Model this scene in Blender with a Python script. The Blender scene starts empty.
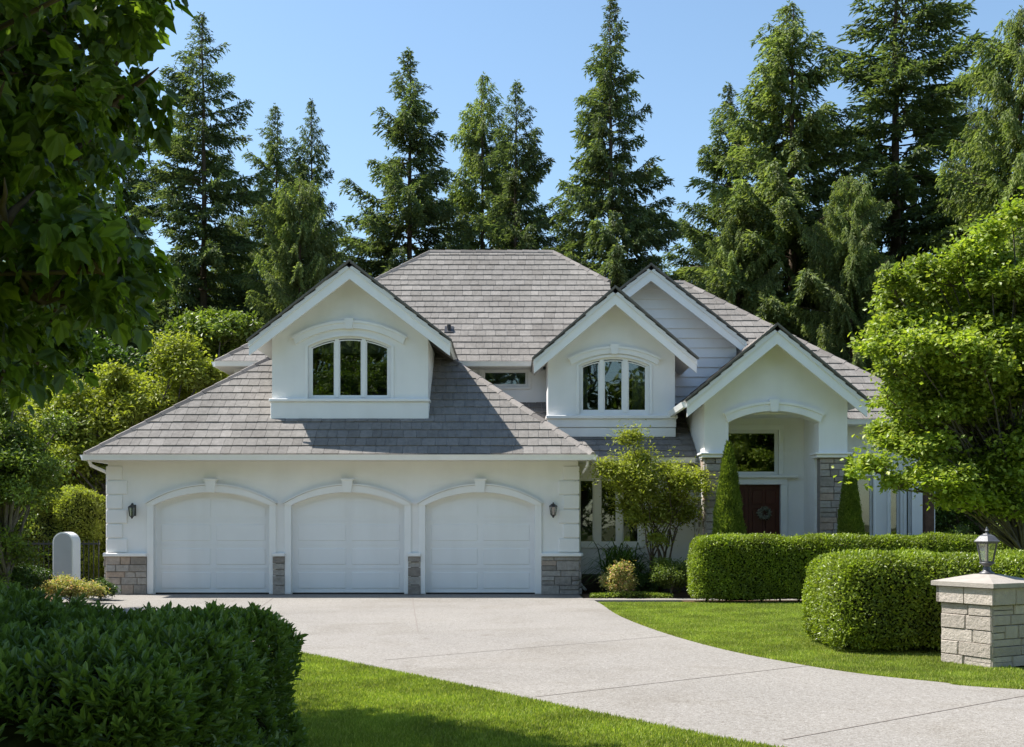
import bpy, bmesh, math, random
import numpy as np
from mathutils import Vector, Matrix
random.seed(7); rng = np.random.default_rng(7)
S = bpy.context.scene; COL = S.collection
# ---------------------------------------------------------------- camera, sky, sun, exposure
cam_d = bpy.data.cameras.new('camera'); cam = bpy.data.objects.new('camera', cam_d); COL.objects.link(cam)
cam.location = (0, 0, 1.6); cam.rotation_euler = (math.radians(90), 0, 0)
cam_d.sensor_width = 36; cam_d.lens = 40; cam_d.shift_y = 0.148; cam_d.clip_end = 3000
S.camera = cam
SUN = Vector((-0.646, 0.1875, 1.0)).normalized()          # towards the sun
W = bpy.data.worlds.new('World'); S.world = W; W.use_nodes = True
wn = W.node_tree; bgn = wn.nodes['Background']
sky = wn.nodes.new('ShaderNodeTexSky'); sky.sky_type = 'NISHITA'; sky.sun_disc = False
sky.sun_elevation = math.asin(SUN.z); sky.sun_rotation = math.atan2(SUN.x, SUN.y)
sky.air_density = 1.15; sky.dust_density = 0.7; sky.ozone_density = 1.2
tint = wn.nodes.new('ShaderNodeMixRGB'); tint.blend_type = 'MULTIPLY'; tint.inputs[0].default_value = 1; tint.inputs[2].default_value = (0.93, 1.015, 1.03, 1)
wn.links.new(sky.outputs[0], tint.inputs[1]); wn.links.new(tint.outputs[0], bgn.inputs[0]); bgn.inputs[1].default_value = 0.098
sd = bpy.data.lights.new('sun', 'SUN'); sd.energy = 5.0; sd.angle = math.radians(0.55); sd.color = (1, 0.955, 0.89)
so = bpy.data.objects.new('sun', sd); COL.objects.link(so); so.location = (-20, 10, 40)
so.rotation_euler = SUN.to_track_quat('Z', 'Y').to_euler()
S.view_settings.view_transform = 'Standard'; S.view_settings.look = 'None'
S.view_settings.exposure = 1.0; S.view_settings.gamma = 1; S.view_settings.use_curve_mapping = False
S.render.engine = 'CYCLES'
S.cycles.max_bounces = 7; S.cycles.transparent_max_bounces = 8
F_ = 1138.0
def gp(px, py, z=0.0):                    # point at height z seen at a photo position
    Y = (1.6 - z) * F_ / (py - 525); return ((px - 512) * Y / F_, Y)
def wx(px, Y): return (px - 512) * Y / F_
def wz(py, Y): return 1.6 + (525 - py) * Y / F_
# ---------------------------------------------------------------- materials
def nodes(name):
    m = bpy.data.materials.new(name); m.use_nodes = True
    nt = m.node_tree; return m, nt, nt.nodes['Principled BSDF']
def N(nt, t, **kw):
    n = nt.nodes.new(t)
    for k, v in kw.items():
        if k in n.inputs.keys(): n.inputs[k].default_value = v
        else: setattr(n, k, v)
    return n
def rampn(nt, src, stops):
    r = nt.nodes.new('ShaderNodeValToRGB'); e = r.color_ramp.elements
    while len(e) < len(stops): e.new(0.5)
    for i, (p, c) in enumerate(stops): e[i].position = p; e[i].color = (*c, 1)
    nt.links.new(src, r.inputs[0]); return r
def paint(name, col, rough=0.6, var=0.06, scale=3.0, bump=0.15, bscale=120, spec=0.3, metallic=0, streak=0.0):
    m, nt, p = nodes(name); L = nt.links
    tc = N(nt, 'ShaderNodeTexCoord'); g = N(nt, 'ShaderNodeNewGeometry')
    n1 = N(nt, 'ShaderNodeTexNoise', Scale=scale, Detail=6.0, Roughness=0.6); L.new(g.outputs['Position'], n1.inputs['Vector'])
    lo = tuple(c * (1 - var) for c in col); hi = tuple(min(1, c * (1 + var)) for c in col)
    r = rampn(nt, n1.outputs[0], [(0.3, lo), (0.7, hi)])
    out = r.outputs[0]
    if streak:
        mp = N(nt, 'ShaderNodeMapping'); mp.inputs['Scale'].default_value = (2.2, 2.2, 0.3); L.new(g.outputs['Position'], mp.inputs[0])
        n3 = N(nt, 'ShaderNodeTexNoise', Scale=1.0, Detail=5.0); L.new(mp.outputs[0], n3.inputs['Vector'])
        r3 = rampn(nt, n3.outputs[0], [(0.45, (1, 1, 1)), (0.75, (1 - streak, 1 - streak * 1.08, 1 - streak * 1.25))])
        mx = N(nt, 'ShaderNodeMixRGB', blend_type='MULTIPLY', Fac=1.0); L.new(out, mx.inputs[1]); L.new(r3.outputs[0], mx.inputs[2]); out = mx.outputs[0]
    L.new(out, p.inputs['Base Color'])
    n2 = N(nt, 'ShaderNodeTexNoise', Scale=bscale, Detail=3.0); L.new(g.outputs['Position'], n2.inputs['Vector'])
    b = N(nt, 'ShaderNodeBump', Strength=bump, Distance=0.01); L.new(n2.outputs[0], b.inputs['Height']); L.new(b.outputs[0], p.inputs['Normal'])
    p.inputs['Roughness'].default_value = rough; p.inputs['Specular IOR Level'].default_value = spec; p.inputs['Metallic'].default_value = metallic
    return m
def attr_mat(name, stops, rough=0.8, nscale=8.0, nvar=0.25, bump=0.4, bscale=60, spec=0.25, big=0.0):
    """colour from the per-face attribute rnd, broken up by noise"""
    m, nt, p = nodes(name); L = nt.links
    a = N(nt, 'ShaderNodeAttribute', attribute_name='rnd'); g = N(nt, 'ShaderNodeNewGeometry')
    r = rampn(nt, a.outputs['Fac'], stops)
    n1 = N(nt, 'ShaderNodeTexNoise', Scale=nscale, Detail=8.0, Roughness=0.7); L.new(g.outputs['Position'], n1.inputs['Vector'])
    r2 = rampn(nt, n1.outputs[0], [(0.25, (1 - nvar,) * 3), (0.75, (1 + nvar,) * 3)])
    mx = N(nt, 'ShaderNodeMixRGB', blend_type='MULTIPLY', Fac=1.0); L.new(r.outputs[0], mx.inputs[1]); L.new(r2.outputs[0], mx.inputs[2])
    out = mx.outputs[0]
    if big:
        n3 = N(nt, 'ShaderNodeTexNoise', Scale=0.8, Detail=3.0); L.new(g.outputs['Position'], n3.inputs['Vector'])
        r3 = rampn(nt, n3.outputs[0], [(0.35, (1 - big,) * 3), (0.65, (1, 1, 1))])
        m2 = N(nt, 'ShaderNodeMixRGB', blend_type='MULTIPLY', Fac=1.0); L.new(out, m2.inputs[1]); L.new(r3.outputs[0], m2.inputs[2]); out = m2.outputs[0]
    L.new(out, p.inputs['Base Color'])
    n2 = N(nt, 'ShaderNodeTexNoise', Scale=bscale, Detail=5.0, Roughness=0.7); L.new(g.outputs['Position'], n2.inputs['Vector'])
    b = N(nt, 'ShaderNodeBump', Strength=bump, Distance=0.02); L.new(n2.outputs[0], b.inputs['Height']); L.new(b.outputs[0], p.inputs['Normal'])
    p.inputs['Roughness'].default_value = rough; p.inputs['Specular IOR Level'].default_value = spec
    return m
def leaf_mat(name, c0, c1, c2=None, trans=0.35, rough=0.5, spec=0.3, big=0.25, bscale=0.9):
    m, nt, p = nodes(name); L = nt.links
    a = N(nt, 'ShaderNodeAttribute', attribute_name='rnd'); g = N(nt, 'ShaderNodeNewGeometry')
    r = rampn(nt, a.outputs['Fac'], [(0.0, c0), (0.75, c1), (1.0, c2 or c1)])
    n3 = N(nt, 'ShaderNodeTexNoise', Scale=bscale, Detail=3.0); L.new(g.outputs['Position'], n3.inputs['Vector'])
    r3 = rampn(nt, n3.outputs[0], [(0.35, (1 - big, 1 - big, 1 - big)), (0.65, (1 + big, 1 + big, 1 + big * 0.5))])
    mx = N(nt, 'ShaderNodeMixRGB', blend_type='MULTIPLY', Fac=1.0); L.new(r.outputs[0], mx.inputs[1]); L.new(r3.outputs[0], mx.inputs[2])
    L.new(mx.outputs[0], p.inputs['Base Color'])
    p.inputs['Roughness'].default_value = rough; p.inputs['Specular IOR Level'].default_value = spec
    t = N(nt, 'ShaderNodeBsdfTranslucent')
    m2 = N(nt, 'ShaderNodeMixRGB', blend_type='MULTIPLY', Fac=1.0); m2.inputs[2].default_value = (1.5, 1.6, 0.6, 1); L.new(mx.outputs[0], m2.inputs[1]); L.new(m2.outputs[0], t.inputs[0])
    ms = N(nt, 'ShaderNodeMixShader'); ms.inputs[0].default_value = trans
    L.new(p.outputs[0], ms.inputs[1]); L.new(t.outputs[0], ms.inputs[2]); L.new(ms.outputs[0], nt.nodes['Material Output'].inputs[0])
    return m
M = {}
M['stucco'] = paint('white_stucco', (0.83, 0.82, 0.80), 0.75, 0.03, 1.5, 0.35, 90, 0.2, streak=0.045)
M['trim'] = paint('white_trim', (0.85, 0.845, 0.83), 0.5, 0.025, 2.0, 0.08, 60, 0.35, streak=0.05)
M['door_paint'] = paint('garage_door_paint', (0.82, 0.825, 0.825), 0.45, 0.02, 1.2, 0.06, 150, 0.4, streak=0.06)
M['siding'] = paint('siding_paint', (0.82, 0.825, 0.825), 0.55, 0.03, 1.5, 0.1, 60, 0.3, streak=0.05)
M['soffit'] = paint('soffit_paint', (0.72, 0.70, 0.66), 0.6, 0.03, 2, 0.1, 60)
M['tile'] = attr_mat('roof_tile', [(0, (0.196, 0.182, 0.167)), (0.3, (0.214, 0.200, 0.184)), (0.8, (0.232, 0.217, 0.201)), (1, (0.258, 0.241, 0.222))], 0.9, 9, 0.26, 0.6, 45, 0.04, big=0.14)
M['ridge'] = attr_mat('ridge_tile', [(0, (0.15, 0.135, 0.125)), (1, (0.27, 0.245, 0.225))], 0.85, 14, 0.2, 0.4, 45, 0.2)
M['stone'] = attr_mat('ledge_stone', [(0, (0.25, 0.22, 0.19)), (0.3, (0.33, 0.30, 0.265)), (0.7, (0.38, 0.35, 0.315)), (0.92, (0.39, 0.30, 0.235)), (1, (0.47, 0.44, 0.40))], 0.9, 10, 0.3, 0.9, 28, 0.15)
M['pstone'] = attr_mat('pale_pillar_stone', [(0, (0.33, 0.29, 0.25)), (0.5, (0.385, 0.34, 0.295)), (1, (0.44, 0.39, 0.34))], 0.9, 9, 0.16, 1.0, 22, 0.15)
M['pmortar'] = paint('pale_mortar', (0.33, 0.30, 0.26), 0.95, 0.15, 20, 0.5, 80, 0.1)
M['mortar'] = paint('mortar', (0.24, 0.22, 0.20), 0.95, 0.15, 20, 0.5, 80, 0.1)
M['cap'] = paint('cast_stone_cap', (0.32, 0.29, 0.255), 0.85, 0.12, 9, 0.4, 70, 0.2)
M['bark'] = paint('bark', (0.10, 0.075, 0.055), 0.95, 0.35, 9, 1.0, 25, 0.1)
M['greybark'] = paint('grey_bark', (0.13, 0.115, 0.10), 0.95, 0.3, 7, 1.0, 18, 0.1)
M['black'] = paint('black_metal', (0.02, 0.02, 0.022), 0.4, 0.2, 20, 0.1, 80, 0.5)
M['pewter'] = paint('pewter_metal', (0.09, 0.09, 0.095), 0.42, 0.2, 20, 0.15, 90, 0.5, metallic=0.3)
M['reddoor'] = paint('dark_red_door', (0.07, 0.015, 0.012), 0.4, 0.15, 4, 0.1, 60, 0.4)
M['wood'] = paint('brown_wood', (0.11, 0.065, 0.045), 0.8, 0.3, 8, 0.5, 40, 0.2)
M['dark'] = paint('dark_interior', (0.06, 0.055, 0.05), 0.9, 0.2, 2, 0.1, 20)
M['floor'] = paint('interior_floor', (0.12, 0.09, 0.07), 0.8, 0.2, 2, 0.1, 20)
M['curtain'] = paint('curtain_cloth', (0.62, 0.64, 0.62), 0.9, 0.08, 4, 0.2, 60, 0.1)
M['post_shade'] = paint('post_shade_grey', (0.42, 0.43, 0.45), 0.8, 0.06, 3, 0.3, 60)
M['gravel'] = paint('foundation_brown', (0.10, 0.075, 0.06), 0.95, 0.3, 12, 0.8, 40)
def glass_mat():
    m, nt, p = nodes('window_glass'); L = nt.links
    g = N(nt, 'ShaderNodeBsdfGlossy', Roughness=0.015); g.inputs[0].default_value = (0.9, 0.95, 0.95, 1)
    t = N(nt, 'ShaderNodeBsdfTransparent'); t.inputs[0].default_value = (0.60, 0.64, 0.61, 1)
    f = N(nt, 'ShaderNodeFresnel', IOR=1.75)
    geo = N(nt, 'ShaderNodeNewGeometry'); n = N(nt, 'ShaderNodeTexNoise', Scale=1.6, Detail=1.0); L.new(geo.outputs['Position'], n.inputs['Vector'])
    b = N(nt, 'ShaderNodeBump', Strength=0.05, Distance=0.05); L.new(n.outputs[0], b.inputs['Height']); L.new(b.outputs[0], g.inputs['Normal'])
    ma = N(nt, 'ShaderNodeMath', operation='MULTIPLY_ADD'); ma.inputs[1].default_value = 1.0; ma.inputs[2].default_value = 0.05; L.new(f.outputs[0], ma.inputs[0])
    ms = N(nt, 'ShaderNodeMixShader'); L.new(ma.outputs[0], ms.inputs[0]); L.new(t.outputs[0], ms.inputs[1]); L.new(g.outputs[0], ms.inputs[2])
    L.new(ms.outputs[0], nt.nodes['Material Output'].inputs[0]); return m
M['glass'] = glass_mat()
def lampglass():
    m, nt, p = nodes('lantern_glass'); L = nt.links
    g = N(nt, 'ShaderNodeBsdfGlossy', Roughness=0.12); t = N(nt, 'ShaderNodeBsdfTransparent'); t.inputs[0].default_value = (0.85, 0.86, 0.82, 1)
    ms = N(nt, 'ShaderNodeMixShader'); ms.inputs[0].default_value = 0.22
    L.new(t.outputs[0], ms.inputs[1]); L.new(g.outputs[0], ms.inputs[2]); L.new(ms.outputs[0], nt.nodes['Material Output'].inputs[0]); return m
M['lglass'] = lampglass()
def concrete():
    m, nt, p = nodes('aggregate_concrete'); L = nt.links; g = N(nt, 'ShaderNodeNewGeometry')
    v = N(nt, 'ShaderNodeTexVoronoi', Scale=75.0); L.new(g.outputs['Position'], v.inputs['Vector'])
    sep = N(nt, 'ShaderNodeSeparateColor'); L.new(v.outputs['Color'], sep.inputs[0])
    r = rampn(nt, sep.outputs[0], [(0.0, (0.163, 0.146, 0.127)), (0.3, (0.223, 0.208, 0.188)), (0.8, (0.255, 0.240, 0.219)), (1.0, (0.31, 0.293, 0.272))])
    n = N(nt, 'ShaderNodeTexNoise', Scale=0.35, Detail=7.0, Roughness=0.65); L.new(g.outputs['Position'], n.inputs['Vector'])
    r2 = rampn(nt, n.outputs[0], [(0.3, (0.93, 0.93, 0.93)), (0.7, (1.07, 1.065, 1.06))])
    mx = N(nt, 'ShaderNodeMixRGB', blend_type='MULTIPLY', Fac=1.0); L.new(r.outputs[0], mx.inputs[1]); L.new(r2.outputs[0], mx.inputs[2])
    n4 = N(nt, 'ShaderNodeTexNoise', Scale=14.0, Detail=6.0, Roughness=0.75); L.new(g.outputs['Position'], n4.inputs['Vector'])
    r4 = rampn(nt, n4.outputs[0], [(0.35, (0.90, 0.89, 0.88)), (0.65, (1.08, 1.08, 1.08))])
    m3 = N(nt, 'ShaderNodeMixRGB', blend_type='MULTIPLY', Fac=1.0); L.new(mx.outputs[0], m3.inputs[1]); L.new(r4.outputs[0], m3.inputs[2])
    n5 = N(nt, 'ShaderNodeTexNoise', Scale=0.55, Detail=9.0, Roughness=0.7, Distortion=0.6); L.new(g.outputs['Position'], n5.inputs['Vector'])
    r5 = rampn(nt, n5.outputs[0], [(0.50, (1, 1, 1)), (0.60, (0.91, 0.90, 0.88)), (0.72, (0.80, 0.78, 0.75))])
    n6 = N(nt, 'ShaderNodeTexNoise', Scale=1.9, Detail=4.0); L.new(g.outputs['Position'], n6.inputs['Vector'])
    r6 = rampn(nt, n6.outputs[0], [(0.68, (1, 1, 1)), (0.76, (0.80, 0.77, 0.74))])
    m5 = N(nt, 'ShaderNodeMixRGB', blend_type='MULTIPLY', Fac=1.0); L.new(m3.outputs[0], m5.inputs[1]); L.new(r5.outputs[0], m5.inputs[2])
    m6 = N(nt, 'ShaderNodeMixRGB', blend_type='MULTIPLY', Fac=1.0); L.new(m5.outputs[0], m6.inputs[1]); L.new(r6.outputs[0], m6.inputs[2]); m3 = m6
    L.new(m3.outputs[0], p.inputs['Base Color'])
    b = N(nt, 'ShaderNodeBump', Strength=0.5, Distance=0.006); L.new(v.outputs['Distance'], b.inputs['Height']); L.new(b.outputs[0], p.inputs['Normal'])
    p.inputs['Roughness'].default_value = 0.85; p.inputs['Specular IOR Level'].default_value = 0.2
    return m
M['concrete'] = concrete()
def ground_mat(name, ca, cb, sc=6, sc2=0.5):
    m, nt, p = nodes(name); L = nt.links; g = N(nt, 'ShaderNodeNewGeometry')
    n = N(nt, 'ShaderNodeTexNoise', Scale=sc, Detail=10.0, Roughness=0.75); L.new(g.outputs['Position'], n.inputs['Vector'])
    r = rampn(nt, n.outputs[0], [(0.3, ca), (0.7, cb)])
    n2 = N(nt, 'ShaderNodeTexNoise', Scale=sc2, Detail=4.0); L.new(g.outputs['Position'], n2.inputs['Vector'])
    r2 = rampn(nt, n2.outputs[0], [(0.35, (0.85, 0.85, 0.8)), (0.65, (1.12, 1.12, 1.12))])
    mx = N(nt, 'ShaderNodeMixRGB', blend_type='MULTIPLY', Fac=1.0); L.new(r.outputs[0], mx.inputs[1]); L.new(r2.outputs[0], mx.inputs[2]); L.new(mx.outputs[0], p.inputs['Base Color'])
    b = N(nt, 'ShaderNodeBump', Strength=0.8, Distance=0.03); L.new(n.outputs[0], b.inputs['Height']); L.new(b.outputs[0], p.inputs['Normal'])
    p.inputs['Roughness'].default_value = 0.95; p.inputs['Specular IOR Level'].default_value = 0.1
    return m
M['soil'] = ground_mat('woodland_ground', (0.05, 0.04, 0.025), (0.06, 0.075, 0.025))
M['turf'] = ground_mat('lawn_turf', (0.10, 0.14, 0.028), (0.17, 0.22, 0.042), 30, 0.6)
M['mulch'] = ground_mat('bark_mulch', (0.06, 0.035, 0.022), (0.15, 0.095, 0.06), 35, 2)
M['edge'] = ground_mat('worn_edge', (0.16, 0.12, 0.06), (0.22, 0.20, 0.08), 25, 3)
# leaves
M['spruce'] = leaf_mat('spruce_needles', (0.07, 0.102, 0.052), (0.135, 0.178, 0.084), (0.215, 0.245, 0.11), 0.3, 0.6, 0.2, 0.3, 0.7)
M['fir'] = leaf_mat('fir_needles', (0.10, 0.138, 0.062), (0.19, 0.235, 0.10), (0.275, 0.31, 0.135), 0.36, 0.6, 0.2, 0.3, 0.7)
M['cedar'] = leaf_mat('cedar_sprays', (0.11, 0.152, 0.06), (0.205, 0.25, 0.10), (0.29, 0.325, 0.135), 0.4, 0.6, 0.2, 0.3, 0.7)
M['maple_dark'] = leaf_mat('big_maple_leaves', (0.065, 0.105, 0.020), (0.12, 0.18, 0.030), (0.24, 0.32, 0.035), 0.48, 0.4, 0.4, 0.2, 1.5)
M['maple'] = leaf_mat('maple_leaves', (0.135, 0.195, 0.03), (0.25, 0.315, 0.05), (0.38, 0.41, 0.09), 0.4, 0.45, 0.35, 0.22, 1.0)
M['yellowgreen'] = leaf_mat('yellow_green_leaves', (0.15, 0.175, 0.03), (0.27, 0.30, 0.05), (0.38, 0.40, 0.10), 0.4, 0.5, 0.3, 0.25, 0.8)
M['darkshrub'] = leaf_mat('dark_shrub_leaves', (0.035, 0.07, 0.014), (0.07, 0.125, 0.022), (0.12, 0.18, 0.04), 0.3, 0.45, 0.35, 0.25, 0.8)
M['midgreen'] = leaf_mat('mid_green_leaves', (0.075, 0.115, 0.020), (0.145, 0.195, 0.035), (0.22, 0.27, 0.065), 0.35, 0.45, 0.35, 0.25, 0.9)
M['box'] = leaf_mat('box_hedge_leaves', (0.115, 0.165, 0.018), (0.215, 0.275, 0.03), (0.31, 0.37, 0.055), 0.35, 0.4, 0.4, 0.24, 2.6)
M['laurel'] = leaf_mat('laurel_leaves', (0.085, 0.135, 0.032), (0.145, 0.22, 0.05), (0.25, 0.32, 0.07), 0.3, 0.36, 0.5, 0.15, 2.0)
M['cypress'] = leaf_mat('cypress_leaves', (0.10, 0.15, 0.025), (0.19, 0.25, 0.04), (0.28, 0.33, 0.07), 0.25, 0.55, 0.2, 0.15, 2)
M['pieris'] = leaf_mat('reddish_leaves', (0.20, 0.22, 0.06), (0.42, 0.40, 0.16), (0.7, 0.36, 0.26), 0.35, 0.5, 0.3, 0.1, 3)
M['grass'] = leaf_mat('grass_blades', (0.165, 0.22, 0.042), (0.255, 0.32, 0.062), (0.40, 0.40, 0.13), 0.35, 0.6, 0.2, 0.24, 1.3)
M['cover'] = leaf_mat('ground_cover_leaves', (0.12, 0.18, 0.03), (0.22, 0.28, 0.05), (0.34, 0.37, 0.10), 0.3, 0.6, 0.2, 0.15, 3)
M['core'] = paint('dark_core', (0.025, 0.03, 0.012), 0.95, 0.4, 20, 0.8, 30, 0.05)  # darkened leaf green: shade inside hedges and cypresses painted as colour
# ---------------------------------------------------------------- mesh helpers
class MB:
    def __init__(s): s.v = []; s.f = []; s.m = []; s.r = []
    def add(s, vs, fs, mi=0, rnd=None):
        o = len(s.v); s.v += [tuple(v) for v in vs]
        for f in fs: s.f.append([i + o for i in f]); s.m.append(mi); s.r.append(random.random() if rnd is None else rnd)
    def box(s, x0, x1, y0, y1, z0, z1, mi=0, rnd=None):
        vs = [(x, y, z) for x in (x0, x1) for y in (y0, y1) for z in (z0, z1)]
        s.add(vs, [(0, 1, 3, 2), (4, 6, 7, 5), (0, 4, 5, 1), (2, 3, 7, 6), (0, 2, 6, 4), (1, 5, 7, 3)], mi, rnd)
    def bbox(s, x0, x1, y0, y1, z0, z1, b=0.01, mi=0, rnd=None):
        """box with chamfered edges"""
        r = random.random() if rnd is None else rnd
        vs = []; xs = (x0, x1); ys = (y0, y1); zs = (z0, z1)
        idx = {}
        for i in (0, 1):
            for j in (0, 1):
                for k in (0, 1):
                    c = (xs[i], ys[j], zs[k]); sg = (1 - 2 * i, 1 - 2 * j, 1 - 2 * k)
                    for a in range(3):
                        p = [c[q] + (0 if q == a else sg[q] * b) for q in range(3)]
                        idx[(i, j, k, a)] = len(vs); vs.append(p)
        fs = []
        for a in range(3):
            o = [q for q in range(3) if q != a]
            for e in (0, 1):
                q = []
                for (u, w) in ((0, 0), (1, 0), (1, 1), (0, 1)):
                    t = [0, 0, 0]; t[a] = e; t[o[0]] = u; t[o[1]] = w; q.append(idx[(*t, a)])
                fs.append(q)
        for a in range(3):
            o = [q for q in range(3) if q != a]
            for u in (0, 1):
                for w in (0, 1):
                    t0 = [0, 0, 0]; t0[o[0]] = u; t0[o[1]] = w; t1 = list(t0); t1[a] = 1
                    fs.append([idx[(*t0, o[0])], idx[(*t1, o[0])], idx[(*t1, o[1])], idx[(*t0, o[1])]])
        for i in (0, 1):
            for j in (0, 1):
                for k in (0, 1): fs.append([idx[(i, j, k, 0)], idx[(i, j, k, 1)], idx[(i, j, k, 2)]])
        s.add(vs, fs, mi, r)
    def prism(s, pts, vec, mi=0, rnd=None):
        n = len(pts); vec = Vector(vec); a = [Vector(p) for p in pts]; b = [p + vec for p in a]
        fs = [list(range(n)), list(range(2 * n - 1, n - 1, -1))] + [(i, (i + 1) % n, n + (i + 1) % n, n + i) for i in range(n)]
        s.add(a + b, fs, mi, rnd)
    def xz(s, poly, y0, y1, mi=0, rnd=None): s.prism([(x, y0, z) for x, z in poly], (0, y1 - y0, 0), mi, rnd)
    def strip_xz(s, A, B, y0, y1, mi=0, closed=False):
        """ring / band between polylines A and B, extruded in y"""
        n = len(A); vs = [(x, y0, z) for x, z in A] + [(x, y0, z) for x, z in B] + [(x, y1, z) for x, z in A] + [(x, y1, z) for x, z in B]; fs = []
        for i in range(n if closed else n - 1):
            j = (i + 1) % n
            fs += [(i, j, n + j, n + i), (2 * n + i, 3 * n + i, 3 * n + j, 2 * n + j), (i, 2 * n + i, 2 * n + j, j), (n + i, n + j, 3 * n + j, 3 * n + i)]
        if not closed: fs += [(0, n, 3 * n, 2 * n), (n - 1, 3 * n - 1, 4 * n - 1, 2 * n - 1)]
        s.add(vs, fs, mi, 0.5)
    def tube(s, pts, rad, n=8, mi=0, cap=True):
        P = [Vector(p) for p in pts]; R = rad if hasattr(rad, '__len__') else [rad] * len(P); vs = []
        for i, p in enumerate(P):
            d = (P[min(i + 1, len(P) - 1)] - P[max(i - 1, 0)]).normalized()
            u = d.orthogonal().normalized() if i == 0 else (u - d * u.dot(d)).normalized()
            w = d.cross(u)
            for k in range(n):
                a = 2 * math.pi * k / n; vs.append(p + (u * math.cos(a) + w * math.sin(a)) * R[i])
        fs = [(i * n + k, i * n + (k + 1) % n, (i + 1) * n + (k + 1) % n, (i + 1) * n + k) for i in range(len(P) - 1) for k in range(n)]
        if cap: fs += [list(range(n))[::-1], [(len(P) - 1) * n + k for k in range(n)]]
        s.add(vs, fs, mi, 0.5)
    def lathe(s, cx, cy, prof, n=16, mi=0, rot=0):
        vs = [(cx + r * math.cos(2 * math.pi * k / n + rot), cy + r * math.sin(2 * math.pi * k / n + rot), z) for r, z in prof for k in range(n)]
        fs = [(i * n + k, i * n + (k + 1) % n, (i + 1) * n + (k + 1) % n, (i + 1) * n + k) for i in range(len(prof) - 1) for k in range(n)]
        fs += [list(range(n))[::-1], [(len(prof) - 1) * n + k for k in range(n)]]
        s.add(vs, fs, mi, 0.5)
    def xform(s, mat): s.v = [tuple(mat @ Vector(v)) for v in s.v]; return s
    def build(s, name, mats, parent=None, smooth=False, fix=True):
        me = bpy.data.meshes.new(name); me.from_pydata(s.v, [], s.f)
        for m in (mats if isinstance(mats, (list, tuple)) else [mats]): me.materials.append(m)
        me.polygons.foreach_set('material_index', s.m)
        a = me.attributes.new('rnd', 'FLOAT', 'FACE'); a.data.foreach_set('value', s.r)
        if fix:
            bm = bmesh.new(); bm.from_mesh(me); bmesh.ops.recalc_face_normals(bm, faces=bm.faces); bm.to_mesh(me); bm.free()
        if smooth: me.polygons.foreach_set('use_smooth', [True] * len(me.polygons))
        o = bpy.data.objects.new(name, me); COL.objects.link(o)
        if parent: o.parent = parent; o.matrix_parent_inverse = Matrix.Translation(-Vector(parent_world(parent)))
        return o
def parent_world(p):
    return Vector((0, 0, 0)) if p.parent else Vector(p.location)   # parts keep world coordinates
def tag(o, label=None, cat=None, group=None, kind=None):
    if label: o['label'] = label
    if cat: o['category'] = cat
    if group: o['group'] = group
    if kind: o['kind'] = kind
    return o
def empty(name, loc=(0, 0, 0), label=None, cat=None, group=None):
    o = bpy.data.objects.new(name, None); COL.objects.link(o); o.location = loc; o.empty_display_size = 0.2
    return tag(o, label, cat, group)
def set_parent(o, p):
    o.parent = p; o.matrix_parent_inverse = Matrix.Translation(-parent_world(p)); return o
def boolean(o, cutters):
    for c in cutters:
        md = o.modifiers.new('cut', 'BOOLEAN'); md.operation = 'DIFFERENCE'; md.solver = 'EXACT'; md.object = c
    dg = bpy.context.evaluated_depsgraph_get(); me = bpy.data.meshes.new_from_object(o.evaluated_get(dg))
    o.modifiers.clear(); old = o.data; me.name = old.name; o.data = me
    for c in cutters: bpy.data.objects.remove(c, do_unlink=True)
    return o
def arc(xc, hw, zs, rise, n=20):
    R = (hw * hw + rise * rise) / (2 * rise); cz = zs + rise - R; a0 = math.asin(hw / R)
    return [(xc + R * math.sin(a), cz + R * math.cos(a)) for a in np.linspace(-a0, a0, n + 1)]
def arch_poly(xc, hw, z0, zs, rise, n=20): return [(xc - hw, z0)] + arc(xc, hw, zs, rise, n) + [(xc + hw, z0)]
def cutter(poly, y0, y1):
    m = MB(); m.xz(poly, y0, y1); return m.build('cutter', M['dark'])
def clip(poly, ax, val, keep_gt):
    out = []; n = len(poly)
    for i in range(n):
        a, b = poly[i], poly[(i + 1) % n]
        da = (a[ax] - val) * (1 if keep_gt else -1); db = (b[ax] - val) * (1 if keep_gt else -1)
        if da >= 0: out.append(a)
        if (da > 0 and db < 0) or (da < 0 and db > 0):
            t = da / (da - db); out.append(tuple(a[k] + t * (b[k] - a[k]) for k in range(2)))
    return out
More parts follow.
